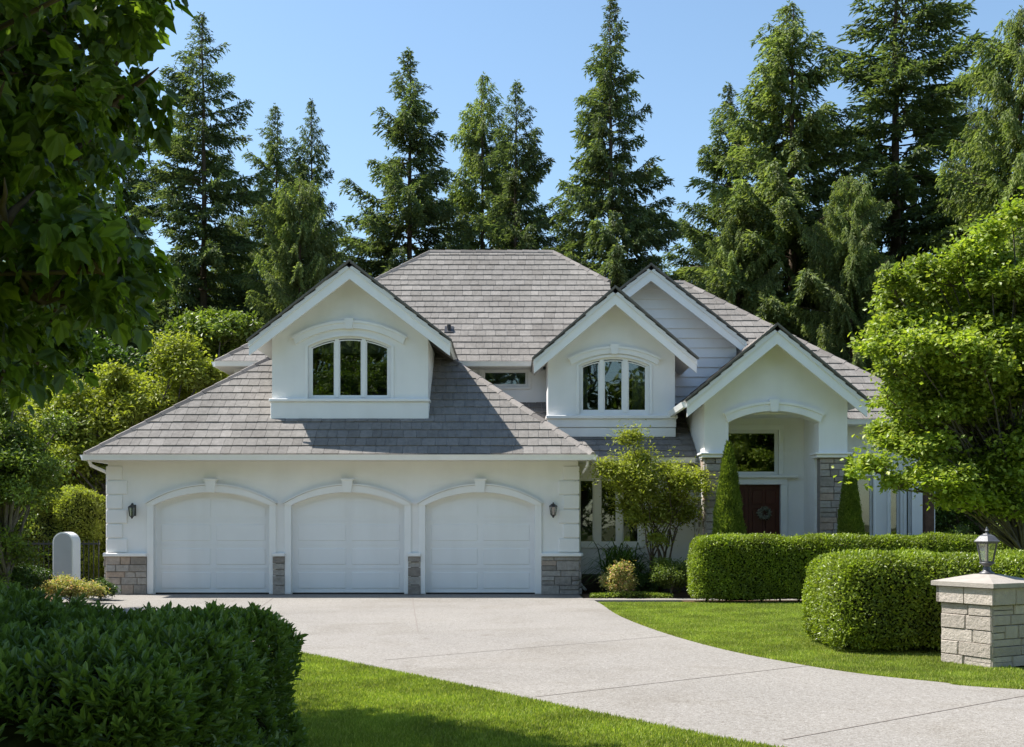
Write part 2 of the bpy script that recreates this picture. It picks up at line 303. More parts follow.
def tiles(mb, pts, course=0.33, tw=0.27, h=0.022, under=0.10, mi=0, mu=1):
    """convex roof slope (first two points = eave, left to right seen from outside): stepped tile courses as real geometry"""
    P = [Vector(p) for p in pts]; o = P[0]; u = (P[1] - P[0]).normalized()
    nn = Vector((0, 0, 0))
    for i in range(1, len(P) - 1): nn += (P[i] - o).cross(P[i + 1] - o)
    nn.normalize()
    if nn.z < 0: nn = -nn
    v = nn.cross(u)
    if v.z < 0: v = -v
    q = [((p - o).dot(u), (p - o).dot(v)) for p in P]
    vmax = max(b for a, b in q); umin = min(a for a, b in q); umax = max(a for a, b in q)
    k = 0; v0 = 0.0
    while v0 < vmax - 1e-3:
        band = clip(clip(q, 1, v0, True), 1, v0 + course, False)
        if len(band) >= 3:
            off = random.random() * tw; x = umin - off; rowo = random.uniform(-0.003, 0.003)
            while x < umax:
                w = tw * random.uniform(0.75, 1.25)
                t = clip(clip(band, 0, x, True), 0, x + w - 0.007, False)
                if len(t) >= 3:
                    r = random.random(); dh = random.uniform(-0.003, 0.004) + rowo; n = len(t); low = random.uniform(-0.008, 0.003)
                    top = []
                    for (a, b) in t:
                        f = 1 - (b - v0) / course
                        bb = b + (low if abs(b - v0) < 1e-5 else 0)
                        top.append(o + u * a + v * bb + nn * ((h + dh) * f + 0.004))
                    bot = [p - nn * 0.05 for p in top]
                    fs = [list(range(n))] + [(i, (i + 1) % n, n + (i + 1) % n, n + i) for i in range(n)]
                    mb.add(top + bot, fs, mi, r)
                x += w
        v0 += course; k += 1
    if under:
        inset = P
        mb.prism([p - nn * 0.012 for p in inset], -nn * under, mu, 0.5)
    return nn
def caps(mb, a, b, w=0.19, ln=0.42, h=0.04):
    a = Vector(a); b = Vector(b); d = (b - a); L = d.length; d.normalize(); side = d.cross(Vector((0, 0, 1))).normalized(); up = side.cross(d).normalized()
    n = max(1, int(L / ln)); 
    for i in range(n):
        p = a + d * (i * L / n); q = p + d * (L / n * 1.06); r = random.random()
        vs = []
        for (c, hh) in ((p, h + 0.012 + random.uniform(0, .004)), (q, h)):
            vs += [c - side * w / 2 + up * (hh - 0.075), c - side * w * 0.2 + up * hh, c + side * w * 0.2 + up * hh, c + side * w / 2 + up * (hh - 0.075), c + side * w / 2 - up * 0.08, c - side * w / 2 - up * 0.08]
        mb.add(vs, [(0, 1, 7, 6), (1, 2, 8, 7), (2, 3, 9, 8), (3, 4, 10, 9), (5, 0, 6, 11), (0, 5, 4, 3, 2, 1), (6, 7, 8, 9, 10, 11)], 0, r)
def stones(mb, frame, w, hgt, hmin=0.10, hmax=0.2, wmin=0.18, wmax=0.5, d=0.05, gap=0.012, mi=0, jit=0.015, fj=.006):
    """irregular ledge stones on a face; frame = (origin, unit along, outward normal)"""
    o, u, nn = [Vector(c) for c in frame]; z = 0.0
    while z < hgt - 0.02:
        h = random.uniform(hmin, hmax)
        if hgt - z - h < hmin * 0.7: h = hgt - z
        x = 0.0; 
        while x < w - 0.01:
            ww = random.uniform(wmin, wmax)
            if w - x - ww < wmin * 0.7: ww = w - x
            subs = [(z, h)] if (h < hmin * 1.5 or random.random() < 0.6) else [(z, h * 0.5), (z + h * 0.5, h * 0.5)]
            for (zz, hh) in subs:
                dd = d + random.uniform(-jit, jit); g = gap / 2; b = 0.008; r = random.random()
                c = [(x + g, zz + g), (x + ww - g, zz + g + random.uniform(-.004, .004)), (x + ww - g, zz + hh - g), (x + g, zz + hh - g + random.uniform(-.004, .004))]
                base = [o + u * a + Vector((0, 0, 1)) * q for a, q in c]
                cc = sum(base, Vector()) / 4
                front = [p + (cc - p).normalized() * 0.014 + nn * (dd + random.uniform(-fj, fj)) for p in base]
                mid = [p + nn * (dd - 0.012) for p in base]
                fs = [(8, 9, 10, 11)] + [(i, (i + 1) % 4, 4 + (i + 1) % 4, 4 + i) for i in range(4)] + [(4 + i, 4 + (i + 1) % 4, 8 + (i + 1) % 4, 8 + i) for i in range(4)]
                mb.add(base + mid + front, fs, mi, r)
            x += ww
        z += h
# ---------------------------------------------------------------- numpy leaves
def np_obj(name, V, F, mats, rnd, parent=None, mi=None, smooth=False):
    me = bpy.data.meshes.new(name); k = F.shape[1]
    me.vertices.add(len(V)); me.vertices.foreach_set('co', np.ascontiguousarray(V, dtype=np.float32).ravel())
    me.loops.add(F.size); me.loops.foreach_set('vertex_index', np.ascontiguousarray(F, dtype=np.int32).ravel())
    me.polygons.add(len(F)); me.polygons.foreach_set('loop_start', np.arange(0, F.size, k, dtype=np.int32))
    for m in (mats if isinstance(mats, (list, tuple)) else [mats]): me.materials.append(m)
    if mi is not None: me.polygons.foreach_set('material_index', mi.astype(np.int32))
    me.update(calc_edges=True)
    a = me.attributes.new('rnd', 'FLOAT', 'FACE'); a.data.foreach_set('value', rnd.astype(np.float32))
    me.polygons.foreach_set('use_smooth', [smooth] * len(F))
    o = bpy.data.objects.new(name, me); COL.objects.link(o)
    if parent: set_parent(o, parent)
    return o
def nrm(a): return a / np.maximum(np.linalg.norm(a, axis=-1, keepdims=True), 1e-9)
KITE = (np.array([[0, 0, 0], [0.45, 0.5, 0.10], [1, 0, 0], [0.45, -0.5, 0.10]], float), np.array([[0, 1, 2, 3]]))
LEAF6 = (np.array([[0, 0, 0], [0.32, 0.46, 0.10], [0.72, 0.36, 0.08], [1.0, 0, -0.06], [0.72, -0.36, 0.08], [0.32, -0.46, 0.10], [0.5, 0, 0]], float), np.array([[0, 1, 2, 6], [6, 2, 3, 6], [0, 6, 4, 5], [6, 3, 4, 6]]))
LEAF6 = (LEAF6[0], np.array([[0, 1, 2, 6], [0, 6, 4, 5], [6, 2, 3, 4]]))
_m = [(0, 0), (-0.06, .25), (.14, .46), (.32, .36), (.58, .45), (.66, .24), (1.0, 0), (.66, -.24), (.58, -.45), (.32, -.36), (.14, -.46), (-0.06, -.25)]
MAPLE = (np.array([[a, b, abs(b) * 0.22 - 0.26 * a * a - 0.25 * b * b] for a, b in _m], float), np.array([[0, 1, 2, 3], [0, 3, 5, 6], [3, 4, 5, 5], [0, 6, 7, 9], [9, 10, 11, 0], [7, 8, 9, 9]]))
MAPLE = (MAPLE[0], np.array([[0, 1, 2, 3], [0, 3, 5, 6], [3, 4, 5, 0], [0, 6, 7, 9], [0, 9, 10, 11], [0, 7, 8, 9]]))
def scatter(P, D, Nn, L, Wd, tpl=KITE, rnd=None):
    """instances a leaf template at P with axis D and normal Nn"""
    T, Fc = tpl; n = len(P); D = nrm(D); Sd = nrm(np.cross(Nn, D)); U = np.cross(D, Sd)
    L = np.broadcast_to(L, (n,))[:, None, None]; Wd = np.broadcast_to(Wd, (n,))[:, None, None]
    V = P[:, None, :] + D[:, None, :] * T[None, :, 0:1] * L + Sd[:, None, :] * T[None, :, 1:2] * Wd + U[:, None, :] * T[None, :, 2:3] * L
    F = (np.arange(n) * len(T))[:, None, None] + Fc[None]
    if rnd is None: rnd = rng.random(n)
    return V.reshape(-1, 3), F.reshape(-1, Fc.shape[1]), np.repeat(rnd, len(Fc))
def merge(parts):
    o = 0; Vs = []; Fs = []; Rs = []
    for V, F, R in parts: Vs.append(V); Fs.append(F + o); Rs.append(R); o += len(V)
    return np.concatenate(Vs), np.concatenate(Fs), np.concatenate(Rs)
def rdir(n): return nrm(rng.normal(size=(n, 3)))
# ================================================================ ground
g = MB(); g.add([(-900, -900, -0.03), (900, -900, -0.03), (900, 1500, -0.03), (-900, 1500, -0.03)], [(0, 1, 2, 3)])
tag(g.build('ground', M['soil'], fix=False), kind='structure')
def smooth_line(pts, n=8):
    P = [np.array(p, float) for p in pts]; out = []
    for i in range(len(P) - 1):
        p0 = P[max(i - 1, 0)]; p1 = P[i]; p2 = P[i + 1]; p3 = P[min(i + 2, len(P) - 1)]
        for t in np.linspace(0, 1, n, endpoint=False):
            out.append(tuple(0.5 * ((2 * p1) + (-p0 + p2) * t + (2 * p0 - 5 * p1 + 4 * p2 - p3) * t * t + (-p0 + 3 * p1 - 3 * p2 + p3) * t ** 3)))
    out.append(tuple(P[-1])); return out
left_edge = smooth_line([(12, 2.2), (7, 4.2), (3.4, 6.7), gp(770, 747), gp(660, 726), gp(560, 706), gp(450, 683), gp(310, 655), (-5.3, 17.6), (-8.2, 21.2), (-9.6, 23.8), (-9.7, 26.3)])
right_edge = smooth_line([(14, 7.4), (9.5, 9.0), gp(1024, 689.5), gp(940, 682), gp(860, 673.5), gp(790, 662.5), gp(720, 648.5), gp(660, 631.5), gp(620, 616), gp(603, 605)])
drive = left_edge + [(1.55, 26.32)] + [(1.55, 24.86), (1.9, 24.82), (1.75, 24.2)] + right_edge[::-1]
def flat(name, poly, z, mat, skirt=0.0, kind='structure', label=None):
    bm = bmesh.new(); vs = [bm.verts.new((x, y, z)) for x, y in poly]; es = [bm.edges.new((vs[i], vs[(i + 1) % len(vs)])) for i in range(len(vs))]
    bmesh.ops.triangle_fill(bm, use_beauty=True, edges=es)
    for f in bm.faces:
        f.normal_update()
        if f.normal.z < 0: f.normal_flip()
    if skirt:
        lo = [bm.verts.new((x, y, z - skirt)) for x, y in poly]
        for i in range(len(vs)):
            j = (i + 1) % len(vs); bm.faces.new((vs[i], vs[j], lo[j], lo[i]))
    me = bpy.data.meshes.new(name); bm.to_mesh(me); bm.free(); me.materials.append(mat)
    o = bpy.data.objects.new(name, me); COL.objects.link(o)
    return tag(o, kind=kind)
flat('driveway', drive, 0.0, M['concrete'], 0.06)
flat('path', [(1.6, 24.2), (13, 24.2), (13, 24.82), (1.6, 24.82)], 0.004, M['concrete'], 0.05)
lawnL = [(-12, -4), (14, -6), (12, 2.2)] + left_edge[1:] + [(-12, 26)]
lawnR = right_edge[::-1] + [(14, 23.8), (2.2, 23.8)] + [(1.80, 23.9)]
flat('left_lawn', lawnL, -0.012, M['turf']); flat('right_lawn', lawnR, -0.012, M['turf'])
flat('flower_bed', [(1.62, 24.86), (4.3, 24.84), (14, 24.84), (14, 28), (1.62, 27.4)], -0.004, M['mulch'])
flat('side_bed', [(-16, 22.2), (-9.2, 22.2), (-9.65, 24), (-9.72, 30), (-16, 32)], -0.004, M['mulch'])
flat('hedge_bed', [(3.6, 23.05), (13, 23.05), (13, 24.22), (3.6, 24.22)], -0.004, M['mulch'])
flat('hedge_soil', [(3.75, 13.75), (9, 13.2), (9, 16), (3.9, 16)], -0.004, M['mulch'])
# worn, thin turf along the concrete
def edge_strip(name, line, w0):
    pts = [Vector((x, y, 0)) for x, y in line]; A_ = []; B_ = []
    for i, p in enumerate(pts):
        d = (pts[min(i + 1, len(pts) - 1)] - pts[max(i - 1, 0)]).normalized(); s = Vector((-d.y, d.x, 0)); A_.append(p); B_.append(p + s * w0 * (1 + .35 * math.sin(i * 1.7) + .25 * math.sin(i * .6)))
    m = MB(); n = len(pts); m.add([(p.x, p.y, -0.008) for p in A_ + B_], [(i, i + 1, n + i + 1, n + i) for i in range(n - 1)]); tag(m.build(name, M['edge'], fix=False), kind='structure')
edge_strip('lawn_edge', left_edge[:-8], 0.07); edge_strip('lawn_edge', right_edge[8:], -0.09)
# driveway joints: shallow dark grooves
joint_m = paint('joint_sealant', (0.20, 0.175, 0.155), 0.9, 0.2, 20, 0.2, 60)
jm = MB()
def joint(a, b, w=0.018):
    a = Vector((*a, 0.0035)); b = Vector((*b, 0.0035)); s = (b - a).cross(Vector((0, 0, 1))).normalized() * w / 2
    jm.add([a - s, b - s, b + s, a + s], [(0, 1, 2, 3)])
for (p, q) in (((535, 697), (818, 664.5)), ((782, 740), (1040, 693)), ((384, 660), (668, 636)), ((412, 596.5), (418, 632)), ((273, 598), (245, 618)), ((600, 746), (560, 747))):
    if q[1] == 747: continue
    joint(gp(*p), gp(*q))

tag(jm.build('driveway_joints', joint_m, fix=False), kind='structure')
# ================================================================ the house
M['rake'] = paint('rake_tile_edge', (0.15, 0.14, 0.125), 0.85, 0.2, 12, 0.4, 50, 0.2)
H = empty('house', (-2, 26.3, 0), 'large white stucco house with grey tiled roofs, three garage doors and an arched entry porch', 'house')
TH = 0.22
def boxes(name, mat, *bs):
    for b in bs: m = MB(); m.box(*b); m.build(name, mat, H)
def wall(name, poly, y0, y1, mat, cuts=()):
    m = MB(); m.xz(poly, y0, y1); o = m.build(name, mat)
    if cuts: boolean(o, [cutter(c, y0 - 0.3, y1 + 0.3) for c in cuts])
    return set_parent(o, H)
# ---- garage
GY = 26.3; gx0, gx1 = -9.34, 1.525
doors = [(wx(154, GY), wx(269.5, GY)), (wx(291.5, GY), wx(404.5, GY)), (wx(425.5, GY), wx(535, GY))]
zs, rise = 2.06, 0.30
dcut = [arch_poly((a + b) / 2, (b - a) / 2, -0.2, zs, rise) for a, b in doors]
wall('garage_wall', [(gx0, 0), (gx1, 0), (gx1, 3.13), (gx0, 3.13)], GY, GY + TH, M['stucco'], dcut)
boxes('garage_side_wall', M['stucco'], (gx0, gx0 + TH, GY + TH, 36, 0, 3.13), (gx1 - TH, gx1, GY + TH, 27.6, 0, 3.13))
for (a, b) in doors:
    xc = (a + b) / 2; hw = (b - a) / 2
    # jamb casing and arch moulding
    m = MB(); jw = 0.155
    m.bbox(a - jw, a - 0.0, GY - 0.05, GY + 0.02, 0.01, zs + 0.02, 0.008); m.bbox(b + 0.0, b + jw, GY - 0.05, GY + 0.02, 0.01, zs + 0.02, 0.008)
    A = arc(xc, hw + 0.0, zs, rise); B = arc(xc, hw + 0.18, zs + 0.02, rise + 0.14)
    m.strip_xz(A, B, GY - 0.085, GY + 0.02)
    A2 = arc(xc, hw + 0.15, zs + 0.05, rise + 0.115); B2 = arc(xc, hw + 0.205, zs + 0.04, rise + 0.155)
    m.strip_xz(A2, B2, GY - 0.115, GY + 0.01)
    m.prism([(xc - 0.09, GY - 0.15, zs + rise - 0.005), (xc + 0.09, GY - 0.15, zs + rise - 0.005), (xc + 0.125, GY - 0.15, zs + rise + 0.27), (xc - 0.125, GY - 0.15, zs + rise + 0.27)], (0, 0.16, 0))
    m.bbox(xc - 0.15, xc + 0.15, GY - 0.17, GY + 0.01, zs + rise + 0.27, zs + rise + 0.31, 0.006)
    m.build('door_surround', M['trim'], H)
    # sectional door with recessed panels
    dy = GY + 0.14; full = arch_poly(xc, hw + 0.05, 0.015, zs + 0.02, rise + 0.02)
    d = MB(); d.xz(full, dy, dy + 0.05)
    sec = [0.03, 0.585, 1.135, 1.69, 2.34]
    for i in range(4):
        d.box(a, b, dy - 0.012, dy + 0.01, sec[i] - 0.006 + 0.012, sec[i] + 0.022)  # meeting rails
        for (u0, u1) in ((a + 0.13, xc - 0.07), (xc + 0.07, b - 0.13)):
            z0 = sec[i] + 0.10; z1 = sec[i + 1] - 0.08
            if i == 3:
                top = arc(xc, hw - 0.10, zs - 0.08, rise - 0.03, 40)
                tp = [(x, z) for x, z in top if u0 < x < u1]
                if not tp: continue
                poly = [(u0, z0), (u1, z0), (u1, tp[-1][1]), *tp[::-1], (u0, tp[0][1])]
                d.xz(poly, dy - 0.014, dy + 0.01)
            else:
                d.bbox(u0, u1, dy - 0.013, dy + 0.01, z0, z1, 0.009)
    dob = d.build('garage_door', M['door_paint'], H)
    s = MB(); s.box(a, b, dy - 0.015, dy + 0.03, 0.0, 0.028); s.build('weather_seal', M['black'], dob)
    # black behind the door so no light leaks
m = MB(); m.box(gx0 + TH, gx1 - TH, 29.0, 29.1, 0, 3.0); m.build('light_block', M['dark'], H)
# stone bases
bases = [(gx0 - 0.03, wx(147.5, GY)), (wx(273, GY), wx(285.5, GY)), (wx(408, GY), wx(421, GY)), (wx(541, GY), gx1 + 0.03)]
for i, (a, b) in enumerate(bases):
    m = MB(); stones(m, ((a, GY - 0.005, 0.0), (1, 0, 0), (0, -1, 0)), b - a, 0.875, 0.13, 0.23, 0.22, 0.5, 0.07, 0.012)
    if i == 0: stones(m, ((a + 0.01, GY + 1.5, 0), (0, -1, 0), (-1, 0, 0)), 1.55, 0.875, 0.13, 0.23, 0.22, 0.5, 0.06)
    if i == 3: stones(m, ((b - 0.01, GY - 0.05, 0), (0, 1, 0), (1, 0, 0)), 1.1, 0.875, 0.13, 0.23, 0.22, 0.5, 0.06)
    m.box(a + 0.006, b - 0.006, GY - 0.045, GY + 0.01, 0, 0.87, 1)
    o = m.build('stone_base', [M['stone'], M['mortar']], H)
    c = MB(); c.bbox(a - (0.05 if i == 0 else 0), b + (0.05 if i == 3 else 0), GY - 0.12, GY + 0.0, 0.875, 0.955, 0.012)
    if i == 3: c.bbox(b, b + 0.09, GY + 0.003, GY + 1.05, 0.875, 0.955, 0.012)
    if i == 0: c.bbox(a - 0.09, a, GY + 0.003, GY + 1.5, 0.875, 0.955, 0.012)
    c.build('base_ledge', M['trim'], H)
# quoins
for side, sx in ((0, gx0), (1, gx1)):
    m = MB(); z = 0.96; k = 0
    while z < 2.95:
        h = min(0.335, 3.0 - z); w = (0.45, 0.34)[k % 2]
        if side == 0: m.bbox(sx - 0.035, sx + w, GY - 0.035, GY + 0.4, z + 0.012, z + h - 0.012, 0.012)
        else: m.bbox(sx - w, sx + 0.035, GY - 0.035, GY + 0.4, z + 0.012, z + h - 0.012, 0.012)
        z += h; k += 1
    m.build('quoins', M['stucco'], H)
# wall lanterns
def wall_lantern(x, z):
    y = GY - 0.0
    m = MB(); m.lathe(x, y - 0.02, [(0.0, z - 0.1)], 8) if False else None
    m.bbox(x - 0.05, x + 0.05, y - 0.03, y + 0.005, z - 0.12, z + 0.14, 0.01)
    m.tube([(x, y - 0.02, z + 0.08), (x, y - 0.08, z + 0.17), (x, y - 0.15, z + 0.17), (x, y - 0.15, z + 0.12)], 0.011, 6)
    cy = y - 0.15
    m.lathe(x, cy, [(0.012, z + 0.16), (0.03, z + 0.135), (0.085, z + 0.10), (0.10, z + 0.075), (0.088, z + 0.07)], 6)
    m.lathe(x, cy, [(0.045, z - 0.135), (0.055, z - 0.12), (0.03, z - 0.15), (0.012, z - 0.185)], 6)
    for k in range(6):
        a = 2 * math.pi * k / 6; m.tube([(x + .085 * math.cos(a), cy + .085 * math.sin(a), z + .075), (x + .055 * math.cos(a), cy + .055 * math.sin(a), z - .125)], 0.007, 4)
    o = m.build('wall_lantern', M['black'], H)
    gl = MB(); gl.lathe(x, cy, [(0.05, z - 0.12), (0.08, z + 0.072)], 6); gl.build('lantern_glass', M['lglass'], o)
wall_lantern(wx(134, GY), 1.93); wall_lantern(wx(553, GY), 1.95)
# ---- windows
def window(xc, hw, z0, zs_, rise_, y, lights, fw=0.07, arched=True, curtains=(), casing=0.0, valance=True, sill=True, trim_w=0.0):
    """frame ring + mullions (the window), panes, curtains as sub-parts.  y = outer wall face"""
    m = MB(); yf, yb = y + 0.05, y + 0.13
    if arched: out = arch_poly(xc, hw + 0.02, z0 - 0.02, zs_, rise_ + 0.02); inn = arch_poly(xc, hw - fw, z0 + fw, zs_ - fw * 0.4, max(rise_ - fw * 0.3, 0.02))
    else: out = [(xc - hw - 0.02, z0 - 0.02), (xc - hw - 0.02, zs_ + 0.02), (xc + hw + 0.02, zs_ + 0.02), (xc + hw + 0.02, z0 - 0.02)]; inn = [(xc - hw + fw, z0 + fw), (xc - hw + fw, zs_ - fw), (xc + hw - fw, zs_ - fw), (xc + hw - fw, z0 + fw)]
    m.strip_xz(out, inn, yf, yb, closed=True)
    R = (hw * hw + rise_ * rise_) / (2 * rise_) if arched else 0
    def top(x): return (zs_ + rise_ - R + math.sqrt(max(R * R - (x - xc) ** 2, 0))) if arched else zs_
    for (a, b) in zip(lights[:-1], lights[1:]):   # mullion between lights
        m.bbox(a[1], b[0], yf - 0.012, yb + 0.01, z0 + fw * 0.5, top((a[1] + b[0]) / 2) - fw * 0.5, 0.006)
    o = m.build('window', M['trim'], H)
    for (a, b) in lights:
        s = MB(); sw = 0.028      # sash
        n = 6; xs = np.linspace(a, b, n)
        tz = [top(x) - fw - 0.004 for x in xs]
        outp = [(a, z0 + fw - .004)] + list(zip(xs, tz)) + [(b, z0 + fw - .004)]
        xs2 = np.linspace(a + sw, b - sw, n)
        inp = [(a + sw, z0 + fw + sw)] + [(x, top(x) - fw - sw) for x in xs2] + [(b - sw, z0 + fw + sw)]
        s.strip_xz(outp, inp, yf + 0.018, yf + 0.06, closed=True); s.build('sash', M['trim'], o)
        p = MB(); p.xz([(a + sw * .5, z0 + fw + sw * .5)] + [(x, top(x) - fw - sw * .5) for x in xs2] + [(b - sw * .5, z0 + fw + sw * .5)], yf + 0.036, yf + 0.042); p.build('pane', M['glass'], o)
    for (a, b, za, zb) in curtains:
        c = MB(); n = max(8, int((b - a) / 0.025)); pts = [(a + (b - a) * i / n, yb + 0.12 + 0.022 * math.sin(i * 1.25 + 0.4 * math.sin(i))) for i in range(n + 1)]
        vs = [(x, yy, za) for x, yy in pts] + [(x, yy, zb) for x, yy in pts] + [(x, yy + .006, za) for x, yy in pts] + [(x, yy + .006, zb) for x, yy in pts]
        q = n + 1; fs = []
        for i in range(n): fs += [(i, i + 1, q + i + 1, q + i), (2 * q + i, 3 * q + i, 3 * q + i + 1, 2 * q + i + 1), (i, 2 * q + i, 2 * q + i + 1, i + 1), (q + i, q + i + 1, 3 * q + i + 1, 3 * q + i)]
        fs += [(0, q, 3 * q, 2 * q), (n, 2 * q + n, 3 * q + n, q + n)]
        c.add(vs, fs); c.build('curtain', M['curtain'], o, smooth=True)
    if sill:
        s = MB(); s.bbox(xc - hw - 0.06, xc + hw + 0.06, y - 0.05, y + 0.06, z0 - 0.07, z0 - 0.015, 0.008); s.build('sill', M['trim'], o)
    if casing:
        s = MB()
        s.bbox(xc - hw - casing, xc - hw, y - 0.025, y + 0.03, z0 - 0.012, zs_, 0.006); s.bbox(xc + hw, xc + hw + casing, y - 0.025, y + 0.03, z0 - 0.012, zs_, 0.006)
        if arched: s.strip_xz(arc(xc, hw, zs_ - 0.002, rise_), arc(xc, hw + casing, zs_ - 0.002, rise_ + casing * 0.85), y - 0.025, y + 0.03)
        else: s.bbox(xc - hw - casing, xc + hw + casing, y - 0.03, y + 0.03, zs_, zs_ + casing, 0.006)
        s.build('casing', M['trim'], o)
    return o
def gable_unit(xa, xb, za, zt, y, yv, name_roof, course=0.33, board=0.36, yb=31.0, slopex=None):
    """roof of a gable: xa,xb verge tips, za apex z, zt tip z"""
    xc = (xa + xb) / 2; t = 0.10
    m = MB()
    tiles(m, [(xa - 0.03, yb, zt - 0.0), (xa - 0.03, yv - 0.05, zt), (xc, yv - 0.05, za), (xc, yb, za)][::1], course)
    tiles(m, [(xb + 0.03, yv - 0.05, zt), (xb + 0.03, yb, zt), (xc, yb, za), (xc, yv - 0.05, za)], course)
    o = m.build(name_roof, [M['tile'], M['soffit']], H)
    c = MB(); caps(c, (xc, yv + 0.03, za - .01), (xc, yb, za), 0.18, 0.38, 0.035); c.build('ridge_cap', M['ridge'], o)
    b = MB(); z0 = za - 0.03; zz = zt - 0.03
    b.xz([(xa, zz), (xc, z0), (xb, zz), (xb, zz - board * 0.86), (xc, z0 - board), (xa, zz - board * 0.86)], yv - 0.02, yv + 0.035)
    sl = (za - zt) / (xc - xa)
    b.strip_xz([(xa - 0.012, zz - 0.02), (xc, z0 - 0.002), (xb + 0.012, zz - 0.02)], [(xa - 0.012, zz - 0.115), (xc, z0 - 0.11), (xb + 0.012, zz - 0.115)], yv - 0.045, yv - 0.015)
    b.build('barge_board', M['trim'], H)
    rk = MB()
    rk.strip_xz([(xa - .05, zt + .028), (xc, za + .062), (xb + .05, zt + .028)], [(xa - .05, zt - .018), (xc, za + .006), (xb + .05, zt - .018)], yv - 0.075, yv - 0.02)
    rk.build('rake_edge', M['rake'], H)
    return o
def eyebrow(xc, hw, zs_, rise_, y, th=0.17, key=True, kz=0.0):
    m = MB(); m.strip_xz(arc(xc, hw, zs_, rise_), arc(xc, hw + th * 0.35, zs_ + th, rise_), y - 0.06, y + 0.01)
    m.strip_xz(arc(xc, hw + .06, zs_ + th - 0.045, rise_), arc(xc, hw + th * 0.35 + .03, zs_ + th + .012, rise_), y - 0.085, y + 0.01)
    if key:
        zt = zs_ + rise_; m.prism([(xc - 0.075, y - 0.11, zt - 0.02), (xc + 0.075, y - 0.11, zt - 0.02), (xc + 0.11, y - 0.11, zt + th + 0.06), (xc - 0.11, y - 0.11, zt + th + 0.06)], (0, 0.12, 0))
    m.build('arch_moulding', M['trim'], H)
# ---- dormer over the garage
Y1 = 26.9; dx0, dx1 = wx(272, Y1), wx(428, Y1); xc1 = wx(349.5, Y1); V1 = 26.4
ax = wx(349.5, V1); az = wz(262, V1); tz = wz(341, V1); txa, txb = ax - 2.33, ax + 2.33
lights1 = [(wx(a, Y1), wx(b, Y1)) for a, b in ((311, 334.5), (338.5, 361.5), (365.5, 388))]
z0w, zsw, rsw = wz(399, Y1), wz(346, Y1), 0.24
xw = (lights1[0][0] + lights1[-1][1]) / 2; hww = (lights1[-1][1] - lights1[0][0]) / 2 + 0.07
def roofz(x, xc_, za_, s): return za_ - s * abs(x - xc_)
s1 = (az - tz) / 2.33
poly = [(dx0, 3.9), (dx1, 3.9), (dx1, roofz(dx1, ax, az, s1) - 0.13), (ax, az - 0.13), (dx0, roofz(dx0, ax, az, s1) - 0.13)]
wall('dormer_wall', poly, Y1, Y1 + TH, M['stucco'], [arch_poly(xw, hww, z0w, zsw, rsw)])
m = MB(); zt_ = roofz(dx0, ax, az, s1) - 0.2
boxes('dormer_side_wall', M['stucco'], (dx0, dx0 + 0.15, Y1 + TH, 29.6, 3.6, zt_), (dx1 - 0.15, dx1, Y1 + TH, 29.6, 3.6, zt_))
lc = lights1
window(xw, hww, z0w, zsw, rsw, Y1, lights1, curtains=[(lc[0][0] - .02, lc[2][1] + .02, wz(352, Y1), zsw + rsw + .1)], sill=False, casing=0.07)
eyebrow(xw, 1.27, wz(344.5, Y1), 0.38, Y1)
m = MB(); m.bbox(dx0 - 0.05, dx1 + 0.05, Y1 - 0.13, Y1 + 0.3, wz(402, Y1), wz(399, Y1) , 0.012)
m.bbox(dx0 - 0.02, dx1 + 0.02, Y1 - 0.08, Y1 + 0.6, wz(420, Y1), wz(402, Y1), 0.01); m.build('dormer_apron', M['stucco'], H)
gable_unit(txa, txb, az, tz, Y1, V1, 'dormer_roof', yb=31.9)
# ---- bay between garage and porch
Y2 = 27.8; V2 = 27.3; bx0, bx1 = wx(548, Y2), wx(675, Y2); ax2 = wx(615.3, V2); az2 = wz(288, V2); tz2 = wz(359, V2)
s2 = (az2 - tz2) / 1.95
lights2 = [(wx(a, Y2), wx(b, Y2)) for a, b in ((582, 599.5), (604, 623), (628, 646.5))]
xw2 = (lights2[0][0] + lights2[-1][1]) / 2; hw2 = (lights2[-1][1] - lights2[0][0]) / 2 + 0.07
z02, zs2, rs2 = wz(413.5, Y2), wz(365, Y2), 0.20
poly = [(bx0, 3.4), (bx1, 3.4), (bx1, roofz(bx1, ax2, az2, s2) - 0.14), (ax2, az2 - 0.14), (bx0, roofz(bx0, ax2, az2, s2) - 0.14)]
wall('bay_wall', poly, Y2, Y2 + TH, M['stucco'], [arch_poly(xw2, hw2, z02, zs2, rs2)])
m = MB(); zt_ = roofz(bx1, ax2, az2, s2) - 0.2
boxes('bay_side_wall', M['stucco'], (bx0, bx0 + 0.15, Y2 + TH, 29.7, 3.3, zt_), (bx1 - 0.15, bx1, Y2 + TH, 29.7, 3.3, zt_))
window(xw2, hw2, z02, zs2, rs2, Y2, lights2, curtains=[(lights2[2][0] + .12, lights2[2][1] + .02, z02, zs2 + rs2), (lights2[0][0] - .05, lights2[0][0] + .16, z02, zs2 + rs2), (lights2[1][0], lights2[1][1], zs2 - 0.12, zs2 + rs2 + .05)], sill=False, casing=0.07)
eyebrow(xw2, 1.05, wz(365, Y2), 0.28, Y2, 0.16)
m = MB(); m.bbox(bx0 - 0.05, bx1 + 0.05, Y2 - 0.13, Y2 + 0.3, wz(419, Y2), wz(415.5, Y2), 0.012)
m.bbox(bx0 - 0.02, bx1 + 0.02, Y2 - 0.08, Y2 + 0.2, wz(427.5, Y2), wz(419, Y2), 0.01); m.bbox(bx0 - 0.01, bx1 + 0.01, Y2 - 0.06, Y2 + 0.2, wz(437, Y2), wz(427.5, Y2) - 0.01, 0.01); m.build('bay_apron', M['stucco'], H)
